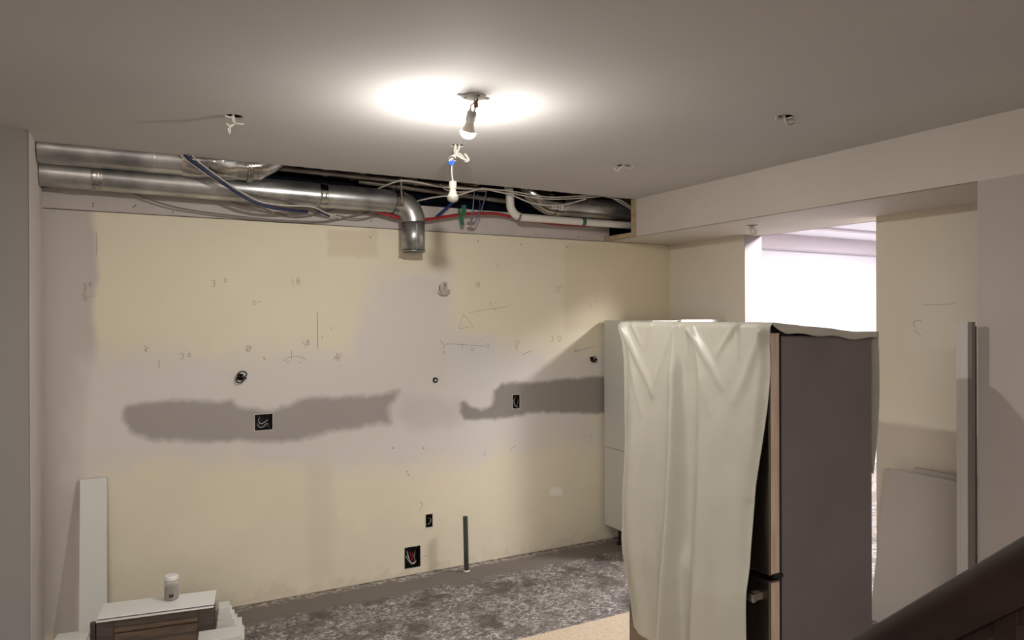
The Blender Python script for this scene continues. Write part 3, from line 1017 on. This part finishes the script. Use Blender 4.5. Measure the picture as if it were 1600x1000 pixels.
knot('knotted white cable with a small loose tail hanging from the left ceiling hole',
     [([None, (365, 184), (366, 191), (362, 195), (356, 196), (354, 193), (357, 196), (359, 202), (358, 208), (356, 202), (360, 198), (366, 194)], 0),
      ([None, (363, 186), (366, 192), (372, 193), (381, 194)], -.008), ([(366, 182), (360, 183), (352, 181)], -.01)], h1.y, h1, .0042)
knot('looped gray-white cable hanging from the ceiling hole furthest right',
     [([None, (1226, 182), (1227, 187), (1229, 193), (1234, 195), (1240, 192), (1239, 188), (1232, 187), (1228, 190)], 0),
      ([None, (1222, 184), (1214, 183), (1213, 187)], -.01)], h2.y, h2, .0046)
knot('bow-shaped white cable loops poking out of the ceiling hole before the bulkhead',
     [([None, (973, 259), (968, 261), (962, 262), (961, 265), (965, 267), (969, 263), (974, 258), (984, 257), (989, 259), (986, 263), (978, 261), (972, 259)], -.02)], h3.y, h3, .0052)
knot('small coiled cable hanging from the hole under the bulkhead',
     [([None, (1175, 353), (1173, 357), (1178, 358), (1181, 363), (1178, 366), (1174, 363), (1172, 356), (1176, 355), (1180, 361)], 0)], h6.y, h6, .005, H)


# ------------------------------------------------------------ electrical boxes and cables on the back wall
def wall_box(key, label, wires, chips=True):
    x0, x1, z0, z1 = wall_rect(*BOXES[key])
    t = thing('electrical_box', label, 'electrical box', ((x0+x1)/2, D+.03, z0))
    b = MB()
    e = .0015
    y0, y1 = D+.002, D+.07
    b.box((x0+e, y1, z0+e), (x1-e, y1+.002, z1-e))
    b.box((x0+e, y0, z0+e), (x0+e+.0015, y1, z1-e))
    b.box((x1-e-.0015, y0, z0+e), (x1-e, y1, z1-e))
    b.box((x0+e+.0015, y0, z0+e), (x1-e-.0015, y1, z0+e+.0015))
    b.box((x0+e+.0015, y0, z1-e-.0015), (x1-e-.0015, y1, z1-e))
    b.build('box_shell', MT['box_in'], t)
    for m, r, pts in wires:
        MB().tube([at(u, v, 'y', D+dy) for u, v, dy in pts], r, 8, smooth=6).build('wire', MT[m], t, smooth=True, angle=70)
    if chips:
        for dx in (.18, .8):
            q = Vector((x0+(x1-x0)*dx, D+.012, z1-.010))
            MB().lathe([(.0035, -.004), (.0045, 0), (.002, .002)], q, 10, Matrix.Rotation(R(90), 3, 'X')).build('screw', MT['chrome'], t, smooth=True)
        fr = MB()
        for a, bb in (((x0-.004, z1), (x1+.003, z1+.003)), ((x0-.004, z0-.003), (x1+.004, z0)), ((x0-.003, z0), (x0, z1)), ((x1, z0), (x1+.0025, z1))):
            fr.box((a[0], D-.0014, a[1]), (bb[0], D+.001, bb[1]))
        fr.build('cut_edge', MT['chip'], t)
    return t


wall_box('double', 'square black electrical box with loose wires in the left gray compound band',
         [('cable', .0022, [(406, 652, .05), (404, 657, .02), (407, 662, .01), (413, 660, .01), (418, 656, .03)]),
          ('cable', .0022, [(402, 662, .05), (405, 667, .012), (411, 667, .01), (416, 662, .01), (420, 663, .04)]),
          ('cable_gray', .002, [(415, 668, .05), (418, 664, .02), (422, 669, .03)])])
wall_box('slim', 'narrow black electrical box with wires in the right gray compound band',
         [('cable', .0022, [(806, 620, .05), (803, 626, .02), (805, 634, .008), (809, 636, .02)]),
          ('cable_gray', .002, [(808, 619, .05), (809, 627, .015), (807, 634, .01)])])
wall_box('low_single', 'small single black electrical box low on the wall above the larger one',
         [('cable', .0022, [(669, 808, .05), (673, 812, .01), (671, 818, .008), (667, 819, .03)]),
          ('black', .002, [(668, 807, .05), (671, 815, .02), (674, 820, .03)])])
wall_box('low_double', 'large low electrical box stuffed with red and white wires near the floor',
         [('cable', .003, [(636, 861, .04), (638, 870, .012), (642, 879, .008), (647, 880, .01), (650, 876, .03)]),
          ('red', .0022, [(640, 862, .04), (642, 868, .016), (644, 876, .02)]),
          ('red', .0022, [(644, 862, .04), (645, 869, .016), (644, 877, .02)]),
          ('cable_gray', .003, [(649, 860, .04), (647, 868, .012), (648, 877, .012), (641, 882, .01)]),
          ('cable', .002, [(634, 868, .03), (639, 877, .01), (646, 882, .008)])])


def wall_coil(label, q, loops, m, r, rr=1.0):
    t = thing('cable_coil', label, 'cable', (q.x, D, q.z))
    for (du, dv, ru, rv, a0, a1, dy) in loops:
        pts = [Vector((q.x, D+.03, q.z))]
        for i in range(15):
            a = R(a0+(a1-a0)*i/14)
            pts.append(Vector((q.x+(du+ru*math.cos(a))*.0042, D-dy-.006*math.sin(a*.5), q.z-(dv+rv*math.sin(a))*.0042)))
        MB().tube(pts, r, 8, smooth=3).build('cable_loop', MT[m], t, smooth=True, angle=70)
    return t


wall_coil('white cable coiled over the hole below the downturned duct', RD[1],
          [(1, 0, 6, 10, -60, 250, .03), (2, 1, 8, 9, 20, 300, .04), (0, -1, 4, 8, 60, 330, .05), (-2, 2, 7, 9, -20, 160, .022)], 'cable', .0052)
wall_coil('dark twisted cable loop on the wall above the left gray band', RD[2],
          [(2, -4, 6, 4.5, 120, 460, .03), (-1, 3, 5, 5, -60, 240, .02), (1, 1, 6, 3, 0, 200, .025)], 'black', .0038)
wall_coil('dark cable tangle beside the tall cabinet edge', RD[3],
          [(0, -1, 4, 4, 100, 440, .03), (-1, 2, 5, 3, -60, 240, .02), (1, 0, 5, 5, 0, 220, .025)], 'box_in', .0038)
q = RD[0]
t = thing('cable_grommet', 'small round cable port in the wall above the gap between gray bands', 'cable port', (q.x, D, q.z))
rx = Matrix.Rotation(R(90), 3, 'X')
MB().lathe([(.009, .004), (.016, .005), (.0195, .002), (.0195, -.004)], (q.x, D-.002, q.z), 20, rx).build('collar', MT['box_in'], t, smooth=True)
MB().lathe([(.003, .002), (.008, .0045), (.009, .003)], (q.x, D-.004, q.z), 16, rx).build('core', MT['cable'], t, smooth=True)

# ------------------------------------------------------------ floor pipe
b0 = at(729, 885, 'y', 4.50)
tp0 = at(727, 807, 'y', b0.y+.0)
t = thing('floor_pipe', 'dark steel pipe stub standing up from the floor near the wall', 'pipe', (b0.x, b0.y, 0))
MB().tube([(b0.x, b0.y, 0), (tp0.x, b0.y, tp0.z)], .0165, 20).build('pipe', MT['conduit'], t, smooth=True)
MB().lathe([(.021, .001), (.023, .004), (.018, .012)], (b0.x, b0.y, 0), 20).build('cement_collar', MT['chip'], t, smooth=True)

# ------------------------------------------------------------ tall cabinet
CX0, CX1, CY0, CY1, CZ0, CZ1 = 3.312, 3.99, 4.00, 4.585, .135, 1.738
t = thing('tall_cabinet', 'tall pale cabinet box on black feet against the wall, behind the draped fridge', 'cabinet', (3.65, 4.3, 0))
T_ = .018
MB().box((CX0, CY0, CZ0), (CX0+T_, CY1, .745)).build('side_panel', MT['melamine'], t, bevel=.001)
MB().box((CX0, CY0, .748), (CX0+T_, CY1, CZ1)).build('side_panel', MT['melamine'], t, bevel=.001)
MB().box((CX1-T_, CY0, CZ0), (CX1, CY1, CZ1)).build('side_panel', MT['melamine'], t, bevel=.001)
for z in (CZ0, .74, 1.25, CZ1-T_):
    MB().box((CX0+T_+.0005, CY0+.004, z), (CX1-T_-.0005, CY1-.006, z+T_)).build('top_panel' if z > 1.5 else ('bottom_panel' if z < .2 else 'shelf'), MT['melamine'], t, bevel=.001)
MB().box((CX0+T_+.0005, CY1-.005, CZ0), (CX1-T_-.0005, CY1, CZ1)).build('back_panel', MT['melamine'], t)
for x in (CX0+.06, CX1-.06):
    for y in (CY0+.07, CY1-.12):
        MB().lathe([(.026, 0), (.026, .012), (.016, .016), (.016, CZ0-.02), (.03, CZ0-.016), (.03, CZ0-.0005)], (x, y, 0), 16).build('foot', MT['black'], t, smooth=True)
sc = MB()
for u, v in ((938, 715), (950, 716), (966, 720), (970, 759), (972, 762), (968, 763), (969, 575), (971, 578), (966, 579), (935, 722), (934, 770)):
    q = at(u, v, 'x', CX0)
    if CY0+.01 < q.y < CY1:
        MB().lathe([(.0035, .0005), (.003, .001)], (CX0-.0008, q.y, q.z), 8, Matrix.Rotation(R(-90), 3, 'Y')).build('screw_hole', MT['black_pipe'], t)
# front rail strip on top seen behind the cover
MB().box((CX0+.25, CY0-.02, CZ1-.016), (CX1-.06, CY0-.001, CZ1+.004)).build('face_strip', MT['lid'], t, bevel=.001)

# ------------------------------------------------------------ beige board on the floor
o = MB().box((.9, 1.2, 0), (3.3, 3.405, .004)).build('floor_board', MT['underlay'])
tag(o, 'beige speckled board lying on the floor under the fridge', 'floor board')
# little wire loop on the floor
q = at(773, 998, 'z', .004)
o = MB().tube([q+Vector((-.02, 0, 0)), q+Vector((-.022, .01, .014)), q+Vector((-.004, .014, .022)), q+Vector((.014, .006, .014)), q+Vector((.022, -.006, 0))], .0028, 8, smooth=6).build('wire_offcut', MT['cable'], smooth=True)
tag(o, 'small curl of white wire lying on the scuffed floor at the bottom edge', 'wire')

# ------------------------------------------------------------ fridge
FX, FY0, FY1 = 2.215, 1.972, 2.862
FB = FX+.078
FXE = 2.848
t = thing('refrigerator', 'tall stainless refrigerator with gray sides, half hidden by the pale cover', 'refrigerator', (2.53, 2.42, .004))
BT = 1.682
MB().box((FB, FY0+.003, .03), (FXE, FY1-.003, BT)).build('body', MT['fridge_side'], t, bevel=.006)
MB().box((FX+.058, FY0+.012, .06), (FB-.0005, FY1-.012, BT-.002)).build('door_gasket', MT['black'], t)
d = MB().box((FX, FY0, .742), (FX+.057, FY1, 1.70)).build('upper_door', MT['steel'], t, bevel=.006)
MB().box((FX+.006, FY0-.0012, .75), (FX+.052, FY0-.0001, 1.694)).build('door_edge', MT['edge_reflection'], d)
d = MB().box((FX, FY0, .075), (FX+.057, FY1, .722)).build('freezer_drawer', MT['steel'], t, bevel=.006)
MB().box((FX+.006, FY0-.0012, .083), (FX+.052, FY0-.0001, .714)).build('drawer_edge', MT['edge_reflection'], d)
hd = MB()
hz = .655
hd.box((FX-.058, FY0+.028, hz-.018), (FX-.040, FY1-.055, hz+.016))
hh = hd.build('handle', MT['chrome'], d, bevel=.005)
for y in (FY0+.052, FY1-.075):
    MB().box((FX-.042, y-.018, hz-.014), (FX+.001, y+.014, hz+.014)).build('handle_bracket', MT['black_pipe'], hh, bevel=.003)
MB().box((FX+.004, FY0+.01, BT), (FX+.16, FY0+.09, BT+.033)).build('hinge_cover', MT['black'], t, bevel=.006)
MB().box((FX+.004, FY1-.09, BT), (FX+.16, FY1-.01, BT+.033)).build('hinge_cover', MT['black'], t, bevel=.006)
MB().box((FX+.03, FY0+.004, .724), (FB+.004, FY0+.03, .740)).build('middle_hinge', MT['black'], t, bevel=.002)
for x in (FX+.12, FXE-.06):
    for y in (FY0+.06, FY1-.06):
        MB().lathe([(.02, 0), (.022, .008), (.014, .012), (.014, .034)], (x, y, .004), 14).build('foot', MT['black'], t, smooth=True)


# ------------------------------------------------------------ dust cover draped over the fridge
def gauss(x, w):
    return math.exp(-(x/w)**2)


def lerpt(tab, z):
    """tab: (z, value) descending in z"""
    for (a, va), (b, vb) in zip(tab[:-1], tab[1:]):
        if z >= b:
            k = (a-z)/(a-b)
            return va+(vb-va)*max(0, min(1, k))
    return tab[-1][1]


def crease(y, z, y0, z0, y1, z1, w, amp):
    """a ridge along the segment (y0,z0)-(y1,z1), fading to the second end"""
    dy, dz = y1-y0, z1-z0
    L = dy*dy+dz*dz
    k = ((y-y0)*dy+(z-z0)*dz)/L
    kk = max(0, min(1, k))
    d = math.hypot(y-y0-kk*dy, z-z0-kk*dz)
    return 1.5*amp*math.exp(-(d/w)**2)*(1-.75*kk)


ZT = 1.737
near_edge = [(1.74, 1.944), (1.7, 1.944), (1.64, 1.950), (1.55, 1.952), (1.4, 1.966), (1.25, 1.988), (1.1, 2.009), (1.0, 2.018), (0.85, 2.023), (0.6, 2.026), (0.25, 2.031)]
far_edge = [(1.74, 2.912), (1.7, 2.915), (1.64, 2.890), (1.55, 2.873), (1.4, 2.866), (1.25, 2.855), (1.1, 2.844), (1.0, 2.841), (.90, 2.848), (0.85, 2.846), (0.75, 2.836), (0.6, 2.812), (0.45, 2.773), (0.25, 2.728)]
ridge = [(1.74, 2.485), (1.64, 2.468), (1.4, 2.448), (1.1, 2.435), (0.85, 2.432), (0.6, 2.436), (0.45, 2.446), (0.25, 2.461)]


def front_dx(y, z):
    """how far the front sheet stands off the door"""
    t = max(0, min(1, (ZT-z)/1.4))
    r = lerpt(ridge, z)
    g = min(1, t*6)
    d = .016+.075*min(1, t*1.25)
    # main fold: sharp crest, deep valley on the near side
    e = y-r
    d += g*(.050+.034*t)*(math.exp(-abs(e)/.050) if e > 0 else gauss(e, .024))
    d -= g*(.034+.022*t)*gauss(e+.070, .050)
    d += g*(.018+.010*t)*gauss(e+.150, .055)
    # near portion bellies out and turns in at its edge
    d += g*(.022)*gauss(y-2.16, .09)
    ne = lerpt(near_edge, z)
    d -= g*.030*gauss(y-ne, .035)
    fe = lerpt(far_edge, z)
    d -= g*.020*gauss(y-fe, .05)
    d += g*.012*gauss(y-(fe-.09), .05)*(1-t*.5)
    # gathers at the top
    for yy, a in ((2.478, .016), (2.405, .020)):
        d += a*gauss(y-yy, .012+.03*t)*math.exp(-t*5)*min(1, t*40)
    # creases that radiate from the corners
    for c in ((2.87, 1.72, 2.62, 1.40, .022, .015), (2.49, 1.72, 2.63, 1.40, .020, .012), (2.86, 1.70, 2.70, 1.30, .016, .008),
              (2.39, 1.71, 2.17, 1.47, .020, .014), (1.975, 1.71, 2.10, 1.42, .024, .018), (2.12, 1.725, 2.22, 1.60, .014, .014),
              (2.11, 1.73, 2.10, 1.60, .010, .010), (2.38, 1.69, 2.24, 1.36, .018, .010), (2.80, 1.725, 2.73, 1.63, .012, .010),
              (2.66, 1.725, 2.70, 1.62, .014, .010), (1.97, 1.70, 2.03, 1.05, .022, .014)):
        d += crease(y, z, *c)
    # soft crumples
    d += .0016*math.sin(y*31+z*7+2*math.sin(z*5))*math.sin(z*9-y*13+math.sin(y*11))*g
    # the sheet rests on the drawer handle
    lim = .012+.056*gauss(z-.655, .12)*(1 if z > .655 else 0)+(.056*gauss(z-.655, .5) if z <= .655 else 0)
    if d < lim+.03:
        k = (d-lim)/.03
        d = lim+.03*max(0.0, (k+1)/2)**2 if k > -1 else lim
    return d


cover = MB()
NY, NZ = 220, 170
for i in range(NY+1):
    s_ = i/NY
    for j in range(NZ+1):
        tt = j/NZ
        z = ZT-tt*(ZT-.27)
        ne, fe = lerpt(near_edge, z), lerpt(far_edge, z)
        y = ne+(fe-ne)*s_
        x = FX-front_dx(y, z)
        if tt < .012:
            x += (1-tt/.012)*.012
        cover.v.append((x, y, z-.006*(1-s_)*0))
for i in range(NY):
    for j in range(NZ):
        a = i*(NZ+1)+j
        cover.f.append((a, a+NZ+1, a+NZ+2, a+1))
# top sheet
base = len(cover.v)
NX = 46


def top_z(x, y):
    k = (x-FX)/(FXE-FX)
    z = ZT-.001-(.006+.038*min(1, max(0, (k-.12)/.75)))*(1 if k > .12 else k/.12)
    z -= .006*gauss(y-2.3, .12)*gauss(k-.05, .2)
    z += .003*math.sin(x*23)*math.sin(y*17)*k
    return z


for i in range(NY+1):
    y = 1.952+(2.895-1.952)*i/NY
    for j in range(NX+1):
        k = j/NX
        if j == 0:
            cover.v.append(cover.v[i*(NZ+1)])
        else:
            x = FX+(FXE+.012-FX)*k
            cover.v.append((x, y+.004*math.sin(x*20)*(1 if i in (0, NY) else 0), top_z(x, y)))
for i in range(NY):
    for j in range(NX):
        a = base+i*(NX+1)+j
        cover.f.append((a, a+1, a+NX+2, a+NX+1))
# side flap: turned down over the near side
NF = 6
base2 = len(cover.v)
for j in range(NX+1):
    k = j/NX
    a = cover.v[base+j]
    dep = .010+.028*min(1, k*8)-.010*k+.004*math.sin(k*19)
    for q in range(NF+1):
        f = q/NF
        cover.v.append((a[0]-.002*f, a[1]-.004*math.sin(f*3)+.003*f, a[2]-dep*f))
for j in range(NX):
    for q in range(NF):
        a = base2+j*(NF+1)+q
        cover.f.append((a, a+1, a+NF+2, a+NF+1))
# back flap
base3 = len(cover.v)
NB = 30
for i in range(NY+1):
    a = cover.v[base+i*(NX+1)+NX]
    s_ = i/NY
    for q in range(NB+1):
        f = q/NB
        cover.v.append((a[0]+.018*math.sin(f*2.6)+.006*math.sin(s_*30)*f, a[1]+.03*f*f*(1 if s_ < .5 else -1)*(1-2*min(s_, 1-s_)), a[2]-f*(.62-.2*s_)))
for i in range(NY):
    for q in range(NB):
        a = base3+i*(NB+1)+q
        cover.f.append((a, a+NB+1, a+NB+2, a+1))
me_ = cover.build('dust_cover', MT['drape'], smooth=True, angle=80)
bm = bmesh.new()
bm.from_mesh(me_.data)
bmesh.ops.remove_doubles(bm, verts=bm.verts, dist=1e-5)
bmesh.ops.recalc_face_normals(bm, faces=bm.faces)
bm.to_mesh(me_.data)
bm.free()
for p in me_.data.polygons:
    p.use_smooth = True
md = me_.modifiers.new('s', 'SOLIDIFY')
md.thickness = .0012
md.offset = 0
tag(me_, 'pale plastic dust cover hanging in folds over the front of the refrigerator', 'dust cover')


# ------------------------------------------------------------ panels on the right
def leaning(name, x_top, x_bot, y0, y1, ztop, th, m, parent=None):
    b = MB()
    vs = []
    for (z, x) in ((0, x_bot), (ztop, x_top)):
        for (dx, y) in ((0, y0), (th, y0), (th, y1), (0, y1)):
            vs.append((x+dx, y, z+(.0 if dx == 0 else 0)))
    return b.add(vs, [(0, 3, 2, 1), (4, 5, 6, 7), (0, 1, 5, 4), (1, 2, 6, 5), (2, 3, 7, 6), (3, 0, 4, 7)]).build(name, m, parent, bevel=.0015)


a = at(1383, 731, 'x', 3.945)
zt = a.z
o = leaning('leaning_board', 3.945, 3.80, 2.02, a.y, zt, .018, MT['panel_gray'])
tag(o, 'large pale panel leaning on the right wall in front of a thinner board', 'board')
t = thing('thin_board', 'thin board with a raw tan top edge, wedged behind the large pale panel', 'board', (3.9, 2.2, 0))
o = leaning('board_sheet', 3.978, 3.86, 2.0, a.y-.16, zt-.004+.03, .010, MT['panel_gray'], t)
MB().box((3.9785, 2.001, zt+.0262), (3.9875, a.y-.161, zt+.0285)).build('raw_edge', MT['raw_edge'], t)

t = thing('filler_panel', 'tall narrow pale filler panel with drilled holes, leaning at the wall corner', 'panel', (3.30, 1.83, 0))
cn = at(1518.5, 600, 'y', 1.80)
xc_ = cn.x
lean = Matrix.Identity(4)
FT = at(1518, 503, 'y', 1.80).z
MB().box((xc_, 1.800, 0), (xc_+.028, 1.818, FT)).build('front_strip', MT['panel_shaded'], t, bevel=.001)
MB().box((xc_+.002, 1.8185, 0), (xc_+.016, 1.852, FT-.001)).build('side_strip', MT['panel_gray'], t, bevel=.001)
MB().box((xc_+.003, 1.8525, 0), (xc_+.016, 1.868, FT-.001)).build('back_strip', MT['panel_gray'], t, bevel=.001)
MB().box((xc_+.0285, 1.803, 0), (xc_+.044, 1.817, FT-.02)).build('dark_edge_strip', MT['box_in'], t, bevel=.001)
hb = MB()
for u, v in ((1525, 532), (1524.5, 542), (1525, 800), (1524.5, 806)):
    q = at(u, v, 'y', 1.80)
    MB().lathe([(.003, 0), (.0025, .0008)], (q.x, 1.7995, q.z), 8, Matrix.Rotation(R(90), 3, 'X')).build('drilled_hole', MT['black'], t)

# ------------------------------------------------------------ leaning board at the left
a = at(124, 752, 'y', 4.55)
b = at(167, 748, 'y', 4.55)
xw0, xw1 = a.x, b.x
bb = MB()
zt2 = a.z
vs = []
for z, y in ((0, 4.40), (zt2, 4.592)):
    for dx, dy in ((xw0, 0), (xw1, 0), (xw1, .018), (xw0, .018)):
        vs.append((dx, y+dy, z))
bb.add(vs, [(0, 3, 2, 1), (4, 5, 6, 7), (0, 1, 5, 4), (1, 2, 6, 5), (2, 3, 7, 6), (3, 0, 4, 7)])
tag(bb.build('white_board', MT['melamine'], bevel=.0015), 'narrow white board leaning upright on the back wall behind the door pile', 'board')


# ------------------------------------------------------------ pile at the lower left
def at_z(u, v, z):
    return at(u, v, 'z', z)


TZ = .40
fr0, fr1 = at_z(150, 968, TZ), at_z(335, 944, TZ)
bk0, bk1 = at_z(160, 945, TZ), at_z(338, 920, TZ)
ang = math.atan2(fr1.y-fr0.y, fr1.x-fr0.x)
W = (fr1-fr0).length
DP = ((bk0-fr0).length+(bk1-fr1).length)/2
t = thing('cabinet_box', 'small cabinet box with a white top and brown wood-grain framed front', 'cabinet', (fr0.x, fr0.y, 0), ang)
LM = Matrix.Translation((fr0.x, fr0.y, 0))@Matrix.Rotation(ang, 4, 'Z')


def lb(a, b, name, m, parent, bevel=.001):
    return MB().box(a, b, LM).build(name, MT[m], parent, bevel=bevel)


lb((.004, .021, .0), (W-.004, DP-.004, TZ-.0138), 'carcass', 'brown_dark', t)
lb((0, .006, TZ-.004), (W, DP, TZ), 'top_sheet', 'lid', t)
lb((.003, .010, TZ-.0095), (W-.003, DP-.004, TZ-.0042), 'dark_gap', 'brown_dark', t)  # dark layer stands in for the shade in the gap between sheets
lb((0, -.007, TZ-.0135), (W-.004, DP-.003, TZ-.0097), 'top_sheet', 'lid', t)
fw = .07
d = lb((fw+.0005, .010, fw+.0005), (W-fw-.0005, .0205, TZ-.0115-fw), 'door_panel', 'brown', t)
for a_, b_ in (((0, 0, 0), (fw, .0205, TZ-.0138)), ((W-fw, 0, 0), (W, .0205, TZ-.0138)), ((fw+.0003, 0, TZ-.011-fw+.03), (W-fw-.0003, .0205, TZ-.0138)), ((fw+.0003, 0, 0), (W-fw-.0003, .0205, fw))):
    lb(a_, b_, 'door_frame', 'brown_dark', t, .003)
lb((fw+.0003, .003, TZ-.075), (W-fw-.0003, .0205, TZ-.052), 'inner_moulding', 'brown', t, .003)
lb((fw+.0003, .005, TZ-.125), (W-fw-.0003, .0098, TZ-.112), 'inner_moulding', 'brown_dark', t, .002)
ORD = ['topmost', 'second', 'third', 'fourth', 'fifth', 'sixth', 'seventh', 'eighth', 'ninth', 'tenth', 'eleventh', 'twelfth', 'thirteenth', 'fourteenth', 'fifteenth', 'sixteenth', 'seventeenth', 'eighteenth', 'nineteenth']


def nth(i, what, where):
    return f'{ORD[i]} {what} from the top {where}' if i else f'topmost {what} {where}'



def local_board(label, a, b, rz=0.0, m='melamine', group=None, name='board_offcut'):
    mid = Vector(((a[0]+b[0])/2, (a[1]+b[1])/2, 0))
    mm = LM@Matrix.Translation(mid)@Matrix.Rotation(rz, 4, 'Z')@Matrix.Translation(-mid)
    o = MB().box(a, b, mm).build(name, MT[m], bevel=.0012)
    return tag(o, label, 'board', group)


# right-hand stack: flat boards piled beside the box
zz = 0.0
specs = []
for k in range(13):
    th = .018
    specs.append((W+.008+random.uniform(0, .010), .02+random.uniform(-.02, .02), W+.135-random.uniform(0, .025), DP+.02+random.uniform(-.02, .02), zz, zz+th-.0008))
    zz += th
for k, s_ in enumerate(specs):
    local_board(nth(12-k, 'white board', 'in the stack right of the brown-fronted box'), (s_[0], s_[1], s_[4]), (s_[2], s_[3], s_[5]), random.uniform(-.02, .02), group='white boards stacked right of the box')
zz2 = zz
for k in range(4):
    x0_, x1_ = W+.004+.003*k, W+.098-.011*k
    local_board(['wide white offcut lowest on top of the right stack', 'white offcut second from bottom on the right stack', 'white offcut third from bottom on the right stack', 'narrow white offcut crowning the right stack'][k],
                (x0_, .06, zz2), (x1_, DP+.01-.02*k, zz2+.030), 0.02*k)
    zz2 += .0305
# front right low pieces
zz = 0
for k in range(15):
    o = local_board(nth(14-k, 'white strip', 'in the low stack front right of the box'),
                    (W-.07+random.uniform(-.008, .008), -.165, zz), (W+.115+random.uniform(-.012, .012), -.045, zz+.0192), random.uniform(-.03, .03),
                    group='white strips in the low front stack')
    zz += .02
# left-hand stack of doors, white with dark edges
zz = 0
for k in range(18):
    sh = random.uniform(-.012, .012)
    a_, b_ = (-.165+sh, -.09+sh, zz), (-.035+sh, .01+sh, zz+.019)
    local_board(nth(17-k, 'panel', 'in the stack left of the brown-fronted box'), a_, b_, random.uniform(-.05, .05), 'melamine' if k in (17, 15, 14, 12, 9) else 'brown_dark', 'panels stacked left of the box', 'stacked_panel')
    zz += .0215 if False else .0195
tb = thing('corner_bracket', 'small dark bracket standing at the left end of the box top', 'bracket', LM@Vector((-.018, .05, .30)))
MB().box((-.030, .03, .29), (-.008, .05, .375), LM).build('bracket_plate', MT['brown_dark'], tb, bevel=.002)

# jar of screws
jq = at_z(268, 936, TZ)
t = thing('plastic_jar', 'clear plastic jar of screws with a white lid on the white-topped box', 'jar', (jq.x, jq.y, TZ))
MB().lathe([(.028, .001), (.032, .004), (.033, .010), (.033, .085), (.030, .093), (.027, .097), (.027, .100)], (jq.x, jq.y, TZ), 32).build('jar_body', MT['jar'], t, smooth=True)
MB().lathe([(.029, .004), (.0305, .010), (.0305, .060), (.02, .066), (.006, .068)], (jq.x, jq.y, TZ), 28).build('screws', MT['jar_fill'], t, smooth=True)
MB().lathe([(.029, .098), (.0305, .099), (.0305, .114), (.028, .117)], (jq.x, jq.y, TZ), 32).build('lid', MT['lid'], t, smooth=True)
dv = (Vector((CAM.x, CAM.y, 0))-Vector((jq.x, jq.y, 0))).normalized()
sd = Vector((-dv.y, dv.x, 0))
lb_ = MB()
c = Vector((jq.x, jq.y, TZ))+dv*.0336
for kx in (-1, 1):
    pass
pts = []
for i in range(5):
    a_ = (i/4-.5)*.6-.05
    dr = dv*math.cos(a_)+sd*math.sin(a_)
    for z in (.018, .034):
        pts.append(Vector((jq.x, jq.y, TZ+z))+dr*.0334)
lb_.add(pts, [(2*i, 2*i+2, 2*i+3, 2*i+1) for i in range(4)])
lb_.build('label', MT['label_dark'], t, solid=.0003)

# ------------------------------------------------------------ stair handrail
p1 = CAM+ray(1600, 847)*.80
p2 = CAM+ray(1340, 1000)*1.10
dr = (p2-p1).normalized()
p0 = p1-dr*.6
p3 = p2+dr*1.2
t = thing('stair_railing', 'dark wooden stair handrail with square balusters at the lower right corner', 'railing', (p2.x, p2.y, p2.z-.9))
side = dr.cross(Vector((0, 0, 1))).normalized()
upn = side.cross(dr).normalized()
if upn.z < 0:
    upn = -upn
prof = [(-.022, -.062), (.022, -.062), (.026, -.050), (.034, -.040), (.036, -.022), (.031, -.008), (.018, -.001), (0, 0), (-.018, -.001), (-.031, -.008), (-.036, -.022), (-.034, -.040), (-.026, -.050)]
hv = []
for e in (p0, p3):
    for a_, b_ in prof:
        hv.append(e+side*a_+upn*b_)
n = len(prof)
MB().add(hv, [(i, (i+1) % n, n+(i+1) % n, n+i) for i in range(n)]+[tuple(reversed(range(n))), tuple(n+i for i in range(n))]).build('handrail', MT['rail'], t, smooth=True, angle=45)
hv = []
prof2 = [(-.014, -.0622), (-.014, -.074), (.014, -.074), (.014, -.0622)]
for e in (p0, p3):
    for a_, b_ in prof2:
        hv.append(e+side*a_+upn*b_)
MB().add(hv, [(i, (i+1) % 4, 4+(i+1) % 4, 4+i) for i in range(4)]+[(3, 2, 1, 0), (4, 5, 6, 7)]).build('fillet', MT['rail'], t)
for s_ in (-.10, .012, .125, .24, .36, .48, .60, .75, .9, 1.05):
    c = p1+dr*s_
    zt_ = c.z-.085-.012
    vv = []
    zb = max(c.z-.95, .0)
    for z in (zb, zt_):
        for a_, b_ in ((-.016, -.016), (.016, -.016), (.016, .016), (-.016, .016)):
            q = c+side*a_+Vector((dr.x, dr.y, 0)).normalized()*b_
            zz_ = z if z == zb else zt_+.02-b_*(-dr.z/max(.1, math.hypot(dr.x, dr.y)))*1.0
            vv.append((q.x, q.y, zz_))
    MB().add(vv, [(0, 3, 2, 1), (4, 5, 6, 7), (0, 1, 5, 4), (1, 2, 6, 5), (2, 3, 7, 6), (3, 0, 4, 7)]).build('baluster', MT['rail'], t)
